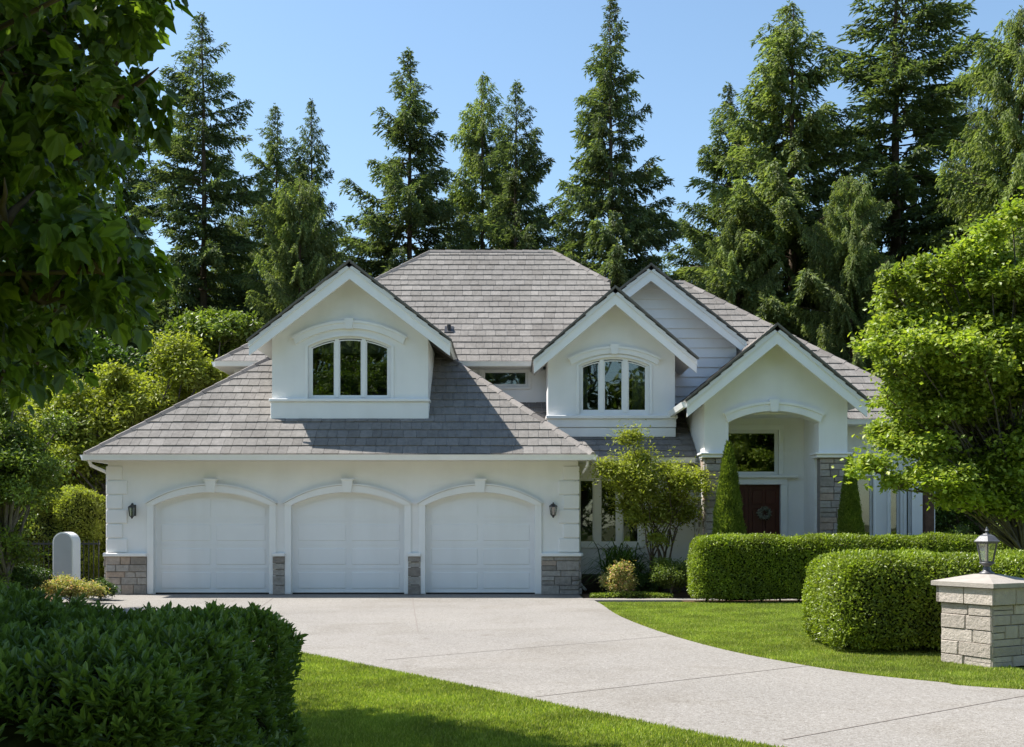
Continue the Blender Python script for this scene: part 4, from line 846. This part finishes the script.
def conifer_mesh(name, Hh, Rr, seed, z0f=0.12, droop=0.45, nb=120, mat='spruce', blade=0.20, dens=1.0, gappy=0.25, prof=0.85, feather=0.0, trunk_r=0.22, asym=0.2):
    """tapered trunk with drooping boughs; every bough carries side twigs set with needle sprays"""
    r = np.random.default_rng(seed); root = empty(name, (0, 0, 0))
    m = MB(); zt = np.linspace(0, Hh, 14); wob = np.cumsum(r.normal(size=(14, 2)) * 0.03, 0)
    m.tube([(wob[i, 0], wob[i, 1], zt[i]) for i in range(14)], [trunk_r * (1 - zt[i] / Hh) + 0.015 for i in range(14)], 9)
    Ps = []; Ds = []; Ns = []; Ls = []
    sect = 1 + asym * np.array([math.sin(k * 1.3 + seed) for k in range(8)])
    for i in range(nb):
        f = (i + r.random()) / nb; f = 1 - (1 - f) ** 1.15; z = Hh * (z0f + (1 - z0f) * f)
        az = i * 2.399 + r.normal() * 0.5; rel = 1 - f
        L = Rr * (rel ** prof) * (0.66 + 0.5 * r.random()) * sect[int((az % 6.283) / 6.283 * 8) % 8] + 0.05
        if r.random() < gappy * 0.5: L *= 0.55
        d = np.array([math.cos(az), math.sin(az), 0]); sidev = np.array([-d[1], d[0], 0])
        up0 = 0.50 * (f ** 1.8) + 0.10
        nseg = 8; pts = []
        for k in range(nseg + 1):
            s = k / nseg; zz = L * (up0 * s - droop * (1 - 0.75 * f) * s * s + 0.35 * max(0, s - .62))
            pts.append(d * L * s * (1 - 0.05 * s) + np.array([0, 0, z + zz]) + sidev * L * 0.06 * math.sin(s * 3 + i))
        pts = np.array(pts)
        m.tube([tuple(p) for p in pts[::2]], [0.03 * (1 - k / 4.6) * (0.4 + rel) + 0.004 for k in range(5)], 4, cap=False)
        nt = max(7, int(L * 17 * dens))
        for j in range(nt):
            s = 0.12 + 0.88 * (j + r.random()) / nt; kf = s * nseg; k0 = min(int(kf), nseg - 1); p = pts[k0] + (pts[k0 + 1] - pts[k0]) * (kf - k0)
            tl = (0.24 * min(1, L / 1.1) + 0.03 + 0.42 * L * 0.42 * (1 - s) ** 0.7 + 0.10 * r.random()) * (0.6 + .6 * r.random()); sg = 1 if j % 2 else -1
            td = nrm(d * (0.75 + .3 * r.random()) + sidev * sg * (0.9 - 0.45 * s) + np.array([0, 0, -0.18 - feather * (0.5 + r.random()) + r.normal() * 0.12]))
            nbld = max(6, int(tl / 0.032 * dens))
            tt = (np.arange(nbld) + r.random(nbld)) / nbld
            drp = -tl * tt ** 2 * (0.22 + feather * .5)
            q = p + td * (tl * tt)[:, None]; q[:, 2] += drp
            bd = nrm(td * 0.9 + r.normal(size=(nbld, 3)) * 0.42 + np.array([0, 0, -0.15 - feather * .4]))
            Ps.append(q); Ds.append(bd); Ns.append(nrm(np.array([0, 0, 1.0]) + r.normal(size=(nbld, 3)) * 0.5)); Ls.append(blade * (0.65 + 0.6 * r.random(nbld)) * min(1, .55 + L * .4))
    # leader tuft
    n = 60; tz = Hh * 0.94 + Hh * 0.065 * r.random(n); Ps.append(np.stack([r.normal(size=n) * .03, r.normal(size=n) * .03, tz], 1)); a = r.random(n) * 6.283
    Ds.append(np.stack([np.cos(a), np.sin(a), np.full(n, 0.7)], 1)); Ns.append(rdir(n)); Ls.append(np.full(n, blade * 0.7))
    P, D, Nn, L = np.concatenate(Ps), np.concatenate(Ds), np.concatenate(Ns), np.concatenate(Ls)
    m.build('trunk', M['bark'], root, smooth=True)
    V, F, R = scatter(P, D, Nn, L, L * 0.34, KITE); o = np_obj('crown', V, F, M[mat], R, root)
    print(name, len(F)); root.location = (0, 0, 0)
    return root
def copy_thing(root):
    c = root.copy(); COL.objects.link(c)
    for ch in root.children:
        d = ch.copy(); COL.objects.link(d); d.parent = c; d.matrix_parent_inverse = ch.matrix_parent_inverse.copy()
    return c
used = set()
def put_conifer(proto, Hp, px, topy, Y, wscale, rot, label, name, sway=0.0):
    z = wz(topy, Y); s = z / Hp
    o = proto if proto.name not in used else copy_thing(proto); used.add(proto.name)
    o.name = name; o.location = (wx(px, Y), Y, -0.05); o.scale = (s * wscale * .92, s * wscale * .92, s); o.rotation_euler = (0, 0, rot)
    tag(o, label, 'tree', 'tall conifers behind the house'); return o
A = conifer_mesh('spruce_tree', 20, 4.0, 11, 0.22, 0.42, 210, 'spruce', 0.19, 1.05, 0.35, 0.80, 0.05)
B = conifer_mesh('spruce_tree', 20, 5.6, 23, 0.10, 0.34, 215, 'spruce', 0.20, 1.05, 0.4, 0.9, 0.12)
C = conifer_mesh('fir_tree', 20, 5.3, 37, 0.08, 0.38, 225, 'fir', 0.20, 1.05, 0.3, 0.75, 0.3, asym=.25)
D = conifer_mesh('cedar_tree', 20, 6.6, 51, 0.04, 0.45, 240, 'cedar', 0.19, 1.05, 0.25, 0.62, 0.5, trunk_r=0.3)
con = [  # proto, H, px, top y, distance, width scale, rot, label, name
    (A, 20, 200, 14, 41, 1.05, 0.3, 'tall dark spruce left of the house with its bare trunk showing above the shrubs', 'spruce_tree'),
    (A, 20, 275, 105, 47, 0.95, 1.9, 'left one of two slim spire-topped spruces, next to the tall dark spruce', 'spruce_tree'),
    (B, 20, 311, 100, 49, 0.72, 0.7, 'slim pointed spruce rising above the light green cedar by the left gable', 'spruce_tree'),
    (B, 20, 408, 50, 44, 1.12, 2.1, 'broad spruce standing alone between the left gable and the main roof ridge', 'spruce_tree'),
    (C, 20, 484, 74, 48, 0.86, 0.4, 'left one of the close pair of spruces above the main roof ridge', 'fir_tree'),
    (B, 20, 517, 81, 45, 0.92, 4.0, 'right one of the close pair of spruces above the main roof ridge', 'spruce_tree'),
    (B, 20, 612, -4, 42, 0.92, 5.2, 'very tall full spruce rising behind the right end of the main roof ridge', 'spruce_tree'),
    (B, 20, 728, 84, 47, 0.98, 1.2, 'blue-green spruce whose tip shows left of the broad light fir', 'spruce_tree'),
    (C, 20, 790, 3, 42, 1.25, 2.6, 'tall light green fir with drooping boughs behind the porch roof', 'fir_tree'),
    (A, 20, 902, -60, 43, 1.5, 3.3, 'largest dark conifer cut off by the top of the picture, with a bare grey trunk', 'spruce_tree'),
    (B, 20, 966, 76, 50, 0.70, 2.9, 'small distant spruce tip showing between the largest dark conifer and the right cedar', 'spruce_tree'),
    (D, 20, 1022, 8, 36, 0.98, 0.9, 'big light green cedar at the right edge behind the bright maple', 'cedar_tree'),
    (D, 20, 300, 178, 39, 0.95, 2.2, 'bushy light green cedar behind the left gable, below the twin spires', 'cedar_tree'),
    (D, 20, 850, 175, 38, 0.85, 4.4, 'dark full cedar filling the gap under the tall firs right of the porch', 'cedar_tree'),
    (D, 20, 738, 205, 40, 0.9, 5.4, 'low cedar right behind the sided gable, under the blue-green spruce', 'cedar_tree'),
    (D, 20, 232, 215, 44, 0.9, 1.4, 'cedar low between the tall dark spruce and the left gable', 'cedar_tree'),
    (A, 20, 120, 75, 46, 1.0, 4.4, 'dark spruce half hidden by the big leaves of the near maple', 'spruce_tree'),
    (C, 20, 45, 120, 40, 1.0, 5.0, 'fir far left, seen only through gaps in the near maple leaves', 'fir_tree'),
    (C, 20, 655, 255, 50, 1.6, 1.0, 'low fir top just left of the sided gable peak', 'fir_tree'),
    (C, 20, 960, 165, 46, 1.3, 3.9, 'fir under the small distant tip, behind the bright maple', 'fir_tree'),
]
for c in con: put_conifer(*c)
# ---- broadleaf trees
R_ = random.uniform
# bright maple on the right
lob = []
lcen = np.array([wx(965, 19.5), 19.5, wz(375, 19.5)])
for i in range(115):
    d = rdir(1)[0] * (0.3 + .7 * rng.random()); p = lcen + d * np.array([2.0, 1.8, 2.2]); lob.append((*p, R_(0.32, 0.58)))
for (qx, qy, qr) in ((868, 470, .42), (862, 425, .4), (880, 350, .5), (900, 290, .5), (945, 235, .5), (1000, 235, .6), (890, 488, .3), (925, 480, .5), (960, 500, .45), (1000, 480, .6), (885, 395, .5), (985, 505, .4), (1015, 512, .42), (935, 478, .42), (970, 505, .45), (1005, 500, .5), (1040, 500, .6), (1040, 450, .7), (1045, 380, .8), (1040, 300, .8)): lob.append((wx(qx, 19), 19 + R_(-.7, .7), wz(qy, 19), qr))
rlim = np.array([(150, 1060), (205, 1000), (215, 980), (240, 935), (270, 900), (300, 884), (335, 862), (352, 868), (375, 886), (415, 884), (440, 856), (468, 850), (495, 866), (506, 900), (514, 985), (535, 1010)], float)
def keep_r(P):
    px_ = 512 + F_ * P[:, 0] / P[:, 1]; py_ = 525 - F_ * (P[:, 2] - 1.6) / P[:, 1]
    return px_ > np.interp(py_, rlim[:, 0], rlim[:, 1]) + 11 * np.sin(P[:, 2] * 5 + P[:, 1] * 4) + 7 * np.sin(P[:, 1] * 9 + P[:, 2] * 3) + rng.normal(size=len(P)) * 9 - 3
lob = [l for l in lob if keep_r(np.array([[l[0] - .02, l[1], l[2]]]))[0]]
broadleaf('maple_tree', (wx(1034, 19.8), 19.8, 0), (wx(1012, 19.6), 19.6, 2.8), lob, 175000, 0.088, 0.72, 'maple', 'bright green maple tree in full leaf right of the porch, above the hedges', tr=0.10, flat_=0.6, up=1.0, shell=0.8, spread=.30, limb=.18, reject=keep_r)
# left side trees
lob = lobe_cloud((wx(118, 31.5), 31.5, wz(428, 31.5)), (2.0, 1.4, 2.0), 34, 0.5, 0.9) + lobe_cloud((wx(185, 31), 31, wz(375, 31)), (0.8, .8, 0.6), 7, 0.5, .8) + lobe_cloud((wx(70, 30), 30.2, wz(460, 30)), (1.3, 0.7, 1.4), 22, 0.45, .75)
broadleaf('leafy_tree', (wx(125, 30.5), 30.5, 0), (wx(125, 30.5), 30.5, 2.2), lob, 90000, 0.13, 0.5, 'yellowgreen', 'yellow-green leafy tree behind the left end of the garage roof', tr=0.11, flat_=0.75, up=0.8)
lob = lobe_cloud((wx(205, 35), 35, wz(345, 35)), (1.2, 1, 1.0), 12, 0.6, 0.9)
broadleaf('leafy_tree', (wx(205, 35), 35, 0), (wx(205, 35), 35, 3.5), lob, 22000, 0.15, 0.55, 'midgreen', 'mid-green rounded tree behind the roof corner, right of the yellow-green one', tr=0.12)
lob = lobe_cloud((wx(60, 34), 34, wz(400, 34)), (2.2, 1.5, 2.4), 18, 0.8, 1.2)
broadleaf('leafy_tree', (wx(50, 34), 34, 0), (wx(50, 34), 34, 2.5), lob, 28000, 0.17, 0.55, 'darkshrub', 'dark leafy tree behind the yellow-green tree at the far left', tr=0.12)
lob = [l for l in lobe_cloud((wx(0, 21.5), 21.5, 2.3), (1.4, 0.9, 2.1), 60, 0.4, 0.6) if l[0] < wx(50 if l[2] > 2.0 else 18, 21.5)]
broadleaf('large_shrub', (wx(5, 21.5), 21.5, 0), (wx(5, 21.5), 21.5, 1.3), lob, 45000, 0.085, 0.5, 'midgreen', 'tall dense green shrub at the left edge, above the laurel hedge', 'shrub', tr=0.07)
lob = lobe_cloud((wx(2, 22), 22.2, 0.5), (0.6, 0.5, 0.3), 8, 0.3, 0.42)
broadleaf('low_shrub', (wx(22, 22), 22.2, 0), (wx(22, 22), 22.2, .4), lob, 14000, 0.06, 0.5, 'darkshrub', 'low dark shrub at the foot of the tall left shrub', 'shrub', tr=0.03)
lob = lobe_cloud((wx(62, 23), 23.2, 0.27), (0.7, 0.35, 0.16), 16, 0.18, 0.28)
broadleaf('flowering_shrub', (wx(66, 23), 23.2, 0), (wx(66, 23), 23.2, .2), lob, 9000, 0.05, 0.5, 'pieris', 'low reddish and yellow-green shrub in front of the round-topped post', 'shrub', tr=0.02)
lob = lobe_cloud((wx(95, 24), 24.2, 0.2), (0.25, 0.25, 0.15), 9, 0.16, 0.24)
broadleaf('low_shrub', (wx(97, 24), 24.2, 0), (wx(97, 24), 24.2, .2), lob, 5000, 0.05, 0.5, 'darkshrub', 'small dark green shrub between the round-topped post and the garage corner', 'shrub', tr=0.02)
# ornamental tree in front of the ground floor windows
YO = 26.0
lob = [(wx(a, YO), YO + R_(-.4, .3), wz(b, YO), r) for a, b, r in ((632, 440, .30), (636, 462, .32), (615, 476, .38), (640, 482, .45), (665, 478, .42), (690, 486, .36), (700, 478, .2), (625, 492, .35), (650, 500, .45), (678, 504, .42), (665, 520, .38), (640, 520, .3), (688, 518, .28), (655, 540, .22), (630, 508, .28), (605, 470, .22))]
broadleaf('ornamental_tree', (wx(655, YO), YO, 0), (wx(655, YO), YO, 1.5), lob, 23000, 0.085, 0.45, 'yellowgreen', 'small multi-stemmed yellow-green tree in front of the ground floor windows', tr=0.03, stems=6, flat_=0.75, up=1.0, bark='bark', spread=.5)
# strappy dark plant
root = empty('strap_leaf_plant', (wx(622, 26.5), 26.5, 0), 'dark spiky strap-leaved plant under the small multi-stemmed tree', 'plant')
n = 420; az = rng.random(n) * 6.283; el = 0.35 + 1.1 * rng.random(n); d0 = np.stack([np.cos(az) * np.cos(el), np.sin(az) * np.cos(el), np.sin(el)], 1)
parts = []; base = np.array([wx(622, 26.4), 26.4, 0.35]) + rng.normal(size=(n, 3)) * np.array([.16, .16, .12]); p = base.copy(); d = d0.copy(); LL = .2 + .1 * rng.random(n)
V = []; F = []; sd = nrm(np.cross(d0, [0, 0, 1])); rings = []
for k in range(5):
    w = 0.022 * (1 - (k / 4.3) ** 2); rings.append((p - sd * w, p + sd * w)); p = p + nrm(d) * LL[:, None]; d = d + np.array([0, 0, -0.38])
VV = np.stack([x for r2 in rings for x in r2], 1).reshape(-1, 3); fq = np.array([[2 * k, 2 * k + 1, 2 * k + 3, 2 * k + 2] for k in range(4)])
FF = ((np.arange(n) * 10)[:, None, None] + fq[None]).reshape(-1, 4); np_obj('fronds', VV, FF, M['darkshrub'], np.repeat(rng.random(n), 4), root)
m = MB(); m.tube([(wx(622, 26.4), 26.4, 0), (wx(622, 26.4), 26.4, 0.5)], 0.09, 8); m.build('stem', M['bark'], root)
# bushes
def bush(px_, y0, y1, Y, wpx, mat, label, n=9000, leaf=0.05, name='rounded_shrub'):
    zt = wz(y0, Y); r = wpx / 2 * Y / F_; X = wx(px_, Y)
    lb = lobe_cloud((X, Y, zt * .52), (r * .6, r * .6, zt * .3), 12, min(r, zt) * .38, min(r, zt) * .5)
    return broadleaf(name, (X, Y, 0), (X, Y, zt * .3), lb, n, leaf, .5, mat, label, 'shrub', tr=0.025, flat_=.95, up=.5)
bush(617, 563, 592, 25.12, 42, 'pieris', 'rounded shrub with pink and red young leaves beside the garage corner', 9000, 0.055, 'flowering_shrub')
bush(671, 555, 597, 25.2, 44, 'midgreen', 'rounded green shrub between the reddish shrub and the rear hedge', 14000, 0.05)
bush(647, 575, 597, 25.9, 34, 'darkshrub', 'small dark shrub tucked between the reddish shrub and the rounded green one', 6000, 0.05)
bush(912, 520, 540, 26.6, 36, 'cover', 'pale variegated shrub in front of the wing windows, above the rear hedge', 8000, 0.05)
bush(1005, 514, 545, 26.0, 70, 'midgreen', 'light green shrub above the rear hedge near the right edge', 16000, 0.055)
bush(955, 505, 545, 27.2, 50, 'midgreen', 'shrub with upright shoots in the shade beside the timber post', 12000, 0.055)
lob = lobe_cloud((wx(985, 31), 31, 2.2), (2.6, 1.2, 1.6), 16, .6, 1.0)
broadleaf('large_shrub', (wx(985, 31), 31, 0), (wx(985, 31), 31, 1.4), lob, 30000, 0.11, .5, 'darkshrub', 'dark tall shrub in the background under the bright maple', 'shrub', tr=.08)
# conical cypresses
def cone_shrub(px_, ytop, Y, hwpx, label):
    X = wx(px_, Y); zt = wz(ytop, Y); r = hwpx * Y / F_
    root = empty('cone_cypress', (X, Y, 0), label, 'shrub', 'clipped cone cypresses beside the porch')
    n = 26000; z = zt * (1 - (1 - rng.random(n)) ** 0.62); z = np.clip(z, 0.03, zt); f = z / zt
    rr = r * np.minimum(1, 1.12 * (1 - f) ** 0.72) * (1 - 0.16 * np.clip(0.25 - f, 0, 1) * 4 * .5); a = rng.random(n) * 6.283
    lump = 1 + 0.06 * np.sin(a * 5 + z * 6) + 0.05 * np.sin(a * 3 - z * 11)
    dr = np.stack([np.cos(a), np.sin(a), np.zeros(n)], 1); P = dr * (rr * lump * (0.86 + .16 * rng.random(n)))[:, None] + np.array([X, Y, 0]); P[:, 2] = z
    D = nrm(dr * .5 + np.array([0, 0, 1.0]) + rng.normal(size=(n, 3)) * .35); Nn = nrm(dr + rng.normal(size=(n, 3)) * .4)
    V, F, R = scatter(P, D, Nn, 0.075 * (.6 + .7 * rng.random(n)), 0.026, KITE); np_obj('foliage', V, F, M['cypress'], R, root)
    m = MB(); m.tube([(X, Y, 0), (X, Y, zt * .5), (X, Y, zt * .93)], [.05, .035, .01], 8); m.build('trunk', M['bark'], root)
    m = MB(); m.lathe(X, Y, [(r * .6, .08), (r * .84, zt * .12), (r * .72, zt * .4), (r * .4, zt * .72), (r * .1, zt * .93)], 14); m.build('dark_core', M['core'], root)
cone_shrub(728.5, 442, 25.25, 19.5, 'taller clipped cone cypress in front of the left porch column')
cone_shrub(850, 457, 25.25, 16, 'shorter clipped cone cypress in front of the right porch column')
# ---- clipped hedges
def rbox(P, lo, hi, r):
    q = np.clip(P, lo + r, hi - r); d = P - q; n = np.linalg.norm(d, axis=1, keepdims=True); dn = d / np.maximum(n, 1e-6); return q + dn * r, dn
def hedge(name, lo, hi, r, n, leaf, mat, label, rot=0.0, gap=0.0, lw=0.5, rough=0.035, shoots=False, skip_back=0.35):
    lo = np.array(lo, float); hi = np.array(hi, float); S_ = hi - lo; c = (lo + hi) / 2
    root = empty(name, (c[0], c[1], 0), label, 'hedge')
    faces = [(0, 0), (0, 1), (1, 0), (1, 1), (2, 1)]; area = [S_[1] * S_[2], S_[1] * S_[2], S_[0] * S_[2], S_[0] * S_[2] * skip_back, S_[0] * S_[1]]
    w = np.array(area) / sum(area); ch = rng.choice(5, n, p=w); U = rng.random((n, 3)); P = lo + U * S_
    for i, (ax, e) in enumerate(faces): P[ch == i, ax] = (hi if e else lo)[ax]
    P, dn = rbox(P, lo, hi, r)
    def lump(P): return rough * (np.sin(P[:, 0] * 3.1 + P[:, 2] * 4.2) + np.sin(P[:, 0] * 7.3 - P[:, 1] * 5.1 + 1.7) * .7 + np.sin(P[:, 2] * 9.7 + P[:, 0] * 5.0) * .5 + np.sin(P[:, 0] * 14 + P[:, 1] * 11) * .35)
    off = lump(P)[:, None]; Pl = P + dn * (off - 0.07 * rng.random((n, 1)) ** 1.6)
    Pl = Pl + dn * (rng.random((n, 1)) < .03) * .055 * rng.random((n, 1))
    kp = Pl[:, 2] > gap + 0.05 * rng.random(n); Pl, dn = Pl[kp], dn[kp]; n = len(Pl)
    if shoots:
        k = 9; f = (np.arange(k) / k); base = np.repeat(Pl, k, 0); dd = np.repeat(dn, k, 0); ax = nrm(dd * .55 + np.array([0, 0, .75]) + np.repeat(rng.normal(size=(n, 3)) * .32, k, 0))
        a = np.tile(np.arange(k) * 2.4, n) + np.repeat(rng.random(n) * 6, k); t = np.tile(f, n)
        o1 = nrm(np.cross(ax, np.array([0.3, 0.2, 1.0]) + 1e-3)); o2 = np.cross(ax, o1); rad = o1 * np.cos(a)[:, None] + o2 * np.sin(a)[:, None]
        Pp = base + ax * (t * 0.075)[:, None] - ax * .03; D = nrm(ax * (0.35 + 0.9 * t)[:, None] + rad * (1.05 - .6 * t)[:, None] + rng.normal(size=(n * k, 3)) * .12); Nn = nrm(ax * 1.0 - rad * .5)
        L = leaf * (0.75 + .45 * rng.random(n * k)); V, F, R = scatter(Pp, D, Nn, L, L * lw, LEAF6, np.clip(np.repeat(rng.random(n), k) * .5 + .35 * t + .15 * rng.random(n * k), 0, 1))
    else:
        Nn = nrm(dn * .8 + np.array([0, 0, .35]) + rng.normal(size=(n, 3)) * .55); D = rdir(n); D = nrm(D - Nn * (D * Nn).sum(1, keepdims=True) + dn * .35 + np.array([0, 0, .25]))
        L = leaf * (.6 + .7 * rng.random(n)); V, F, R = scatter(Pl, D, Nn, L, L * lw, KITE)
    ca, sa = math.cos(rot), math.sin(rot); V = V - np.array([c[0], c[1], 0]); V = np.stack([V[:, 0] * ca - V[:, 1] * sa, V[:, 0] * sa + V[:, 1] * ca, V[:, 2]], 1) + np.array([c[0], c[1], 0])
    np_obj('foliage', V, F, M[mat], R, root)
    # solid core with the hedge's inner shade in its colour, and stems
    nx, ny, nz = max(4, int(S_[0] / .25)), max(3, int(S_[1] / .2)), max(3, int(S_[2] / .2)); vs = []; fs = []; idx = {}
    ins = 0.09; l2 = lo + ins; h2 = hi - ins; l2[2] = lo[2] + gap + .02
    bm = bmesh.new(); bmesh.ops.create_cube(bm, size=1); bmesh.ops.subdivide_edges(bm, edges=bm.edges[:], cuts=12, use_grid_fill=True)
    Q = np.array([v.co[:] for v in bm.verts]) + .5; Q = l2 + Q * (h2 - l2); Q, dq = rbox(Q, l2, h2, r * .8); Q = Q + dq * lump(Q)[:, None]
    Q = Q - np.array([c[0], c[1], 0]); Q = np.stack([Q[:, 0] * ca - Q[:, 1] * sa, Q[:, 0] * sa + Q[:, 1] * ca, Q[:, 2]], 1) + np.array([c[0], c[1], 0])
    for v, q in zip(bm.verts, Q): v.co = q
    me = bpy.data.meshes.new('dark_core'); bm.to_mesh(me); bm.free(); me.materials.append(M['core']); o = bpy.data.objects.new('dark_core', me); COL.objects.link(o); set_parent(o, root)
    x = lo[0] + .3
    while x < hi[0] - .15:
        y = (lo[1] + hi[1]) / 2 + R_(-.12, .12); dx, dy = x - c[0], y - c[1]; X, Yy = c[0] + dx * ca - dy * sa, c[1] + dx * sa + dy * ca
        m = MB(); m.tube([(X, Yy, -.02), (X + R_(-.05, .05), Yy, .25), (X + R_(-.1, .1), Yy + R_(-.1, .1), .6)], [.022, .018, .01], 5); m.build('stem', M['bark'], root); x += R_(.25, .45)
    return root
hedge('clipped_hedge', (3.74, 23.2, 0), (12.6, 24.15, 1.37), 0.27, 95000, 0.05, 'box', 'long rear clipped box hedge in front of the porch', gap=0.045, rough=.022)
hedge('clipped_hedge', (4.02, 13.95, 0), (9.6, 15.75, 1.21), 0.29, 90000, 0.047, 'box', 'front clipped box hedge with a rounded end, behind the stone pillar', rot=0.0, gap=0.05, rough=.026)
hedge('laurel_hedge', (-6.8, 4.35, 0), (-1.33, 7.2, 1.06), 0.30, 11500, 0.062, 'laurel', 'dark glossy laurel hedge in the shaded left foreground', shoots=True, lw=0.40, rough=0.05)
hedge('leafy_hedge', (-13.6, 26.9, 0), (-9.75, 28.4, 2.35), 0.5, 44000, 0.07, 'yellowgreen', 'tall loose green hedge against the left side of the garage', rough=0.09)
# ground cover
n = 5200; q = gp(590, 598); P = np.stack([rng.uniform(1.72, 3.5, n), rng.normal(25.0, .09, n), rng.random(n) ** .7 * .13], 1); P[:, 2] *= 1 - np.abs(P[:, 0] - 2.6) / 1.2 * .6
V, F, R = scatter(P, rdir(n) + np.array([0, 0, .4]), nrm(rdir(n) * .6 + np.array([0, 0, 1])), .05, .03); tag(np_obj('ground_cover', V, F, M['cover'], R), 'low pale green ground cover at the foot of the shrubs by the walk', 'ground cover', kind='stuff')
# ---- near maple, upper left
lim = np.array([(-60, 172), (20, 160), (55, 132), (100, 158), (180, 160), (240, 168), (300, 160), (335, 138), (365, 92), (392, 60), (410, 15), (430, -30), (520, -300)], float)
def keep(P):
    px_ = 512 + F_ * P[:, 0] / P[:, 1]; py_ = 525 - F_ * (P[:, 2] - 1.6) / P[:, 1]
    wob = 9 * np.sin(P[:, 2] * 9 + P[:, 1] * 3) + 6 * np.sin(P[:, 1] * 11)
    return px_ < np.interp(py_, lim[:, 0], lim[:, 1], left=250) + wob + 4 + rng.normal(size=len(P)) * 2
lob = []
for i in range(95):     # outer boughs reaching towards the drive
    Yl = R_(4.6, 9.6); py_ = R_(-150, 385); lx = np.interp(py_, lim[:, 0], lim[:, 1], left=180); px_ = lx - R_(40, 330)
    lob.append((wx(px_, Yl), Yl, wz(py_, Yl), R_(0.32, 0.55)))
for i in range(130):
    d = rdir(1)[0] * rng.random() ** .33; p = np.array([-6.1, 7.4, 5.7]) + d * np.array([2.9, 3.3, 2.7]); lob.append((*p, R_(.5, .8)))
lob = [l for l in lob if keep(np.array([[l[0] + .10, l[1], l[2]]]))[0]]
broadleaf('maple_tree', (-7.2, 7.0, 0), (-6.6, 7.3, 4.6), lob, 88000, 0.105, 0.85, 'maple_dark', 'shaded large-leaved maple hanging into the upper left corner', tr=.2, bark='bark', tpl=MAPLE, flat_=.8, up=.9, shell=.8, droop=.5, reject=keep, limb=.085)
# ---- woodland across the road, behind the viewer (seen in the windows)
for i, (x, y, s) in enumerate(((-17, -14, 1.1), (-10, -16, 1.2), (-3, -14, 1.15), (4, -16, 1.2), (11, -14, 1.15), (18, -16, 1.2))):
    lob = lobe_cloud((x, y, 8.0 * s), (3.9, 2.4, 7.6 * s), 60, 1.3, 2.1)
    sides = ['far left', 'second', 'third', 'fourth', 'fifth', 'far right'][i]
    broadleaf('roadside_tree', (x, y, 0), (x, y, 4), lob, 12000, 0.45, .6, 'midgreen', 'tall leafy roadside tree reflected in the windows, %s in its row' % sides, 'tree', 'roadside trees opposite the house', tr=.25, twig=False)
# ================================================================ grass
def in_poly(P, poly):
    x, y = P[:, 0], P[:, 1]; ins = np.zeros(len(P), bool); n = len(poly); j = n - 1
    for i in range(n):
        xi, yi = poly[i]; xj, yj = poly[j]; c = ((yi > y) != (yj > y)) & (x < (xj - xi) * (y - yi) / (yj - yi + 1e-12) + xi); ins ^= c; j = i
    return ins
def grass(poly, box, dens, h, seedy=0):
    n = int((box[1] - box[0]) * (box[3] - box[2]) * dens); P = np.stack([rng.uniform(box[0], box[1], n), rng.uniform(box[2], box[3], n), np.full(n, -0.012)], 1)
    P = P[in_poly(P, poly)]; pxx = 512 + F_ * P[:, 0] / P[:, 1]; P = P[(pxx > 230) & (pxx < 1060)]; n = len(P)
    D = nrm(np.array([0, 0, 1.0]) + rng.normal(size=(n, 3)) * np.array([.38, .38, .1])); a = rng.random(n) * 6.283; Nn = np.stack([np.cos(a), np.sin(a), np.full(n, .2)], 1)
    L = h * (.55 + .8 * rng.random(n)); return scatter(P, D, Nn, L, 0.0075 + .004 * rng.random(n), KITE)
left_big = [(-12, 5), (4, 5)] + left_edge[2:] + [(-12, 26)]
gr = merge([grass(left_big, (-3.2, 2.4, 7.6, 14.2), 9500, .042), grass(lawnR, (1.7, 5.6, 10.8, 16.5), 6500, .04), grass(lawnR, (1.7, 6.5, 16.5, 23.4), 3800, .042)])
print('grass', len(gr[1]))
tag(np_obj('grass', gr[0], gr[1], M['grass'], gr[2]), 'short mown bright green lawn grass on both sides of the driveway', 'grass', kind='stuff')
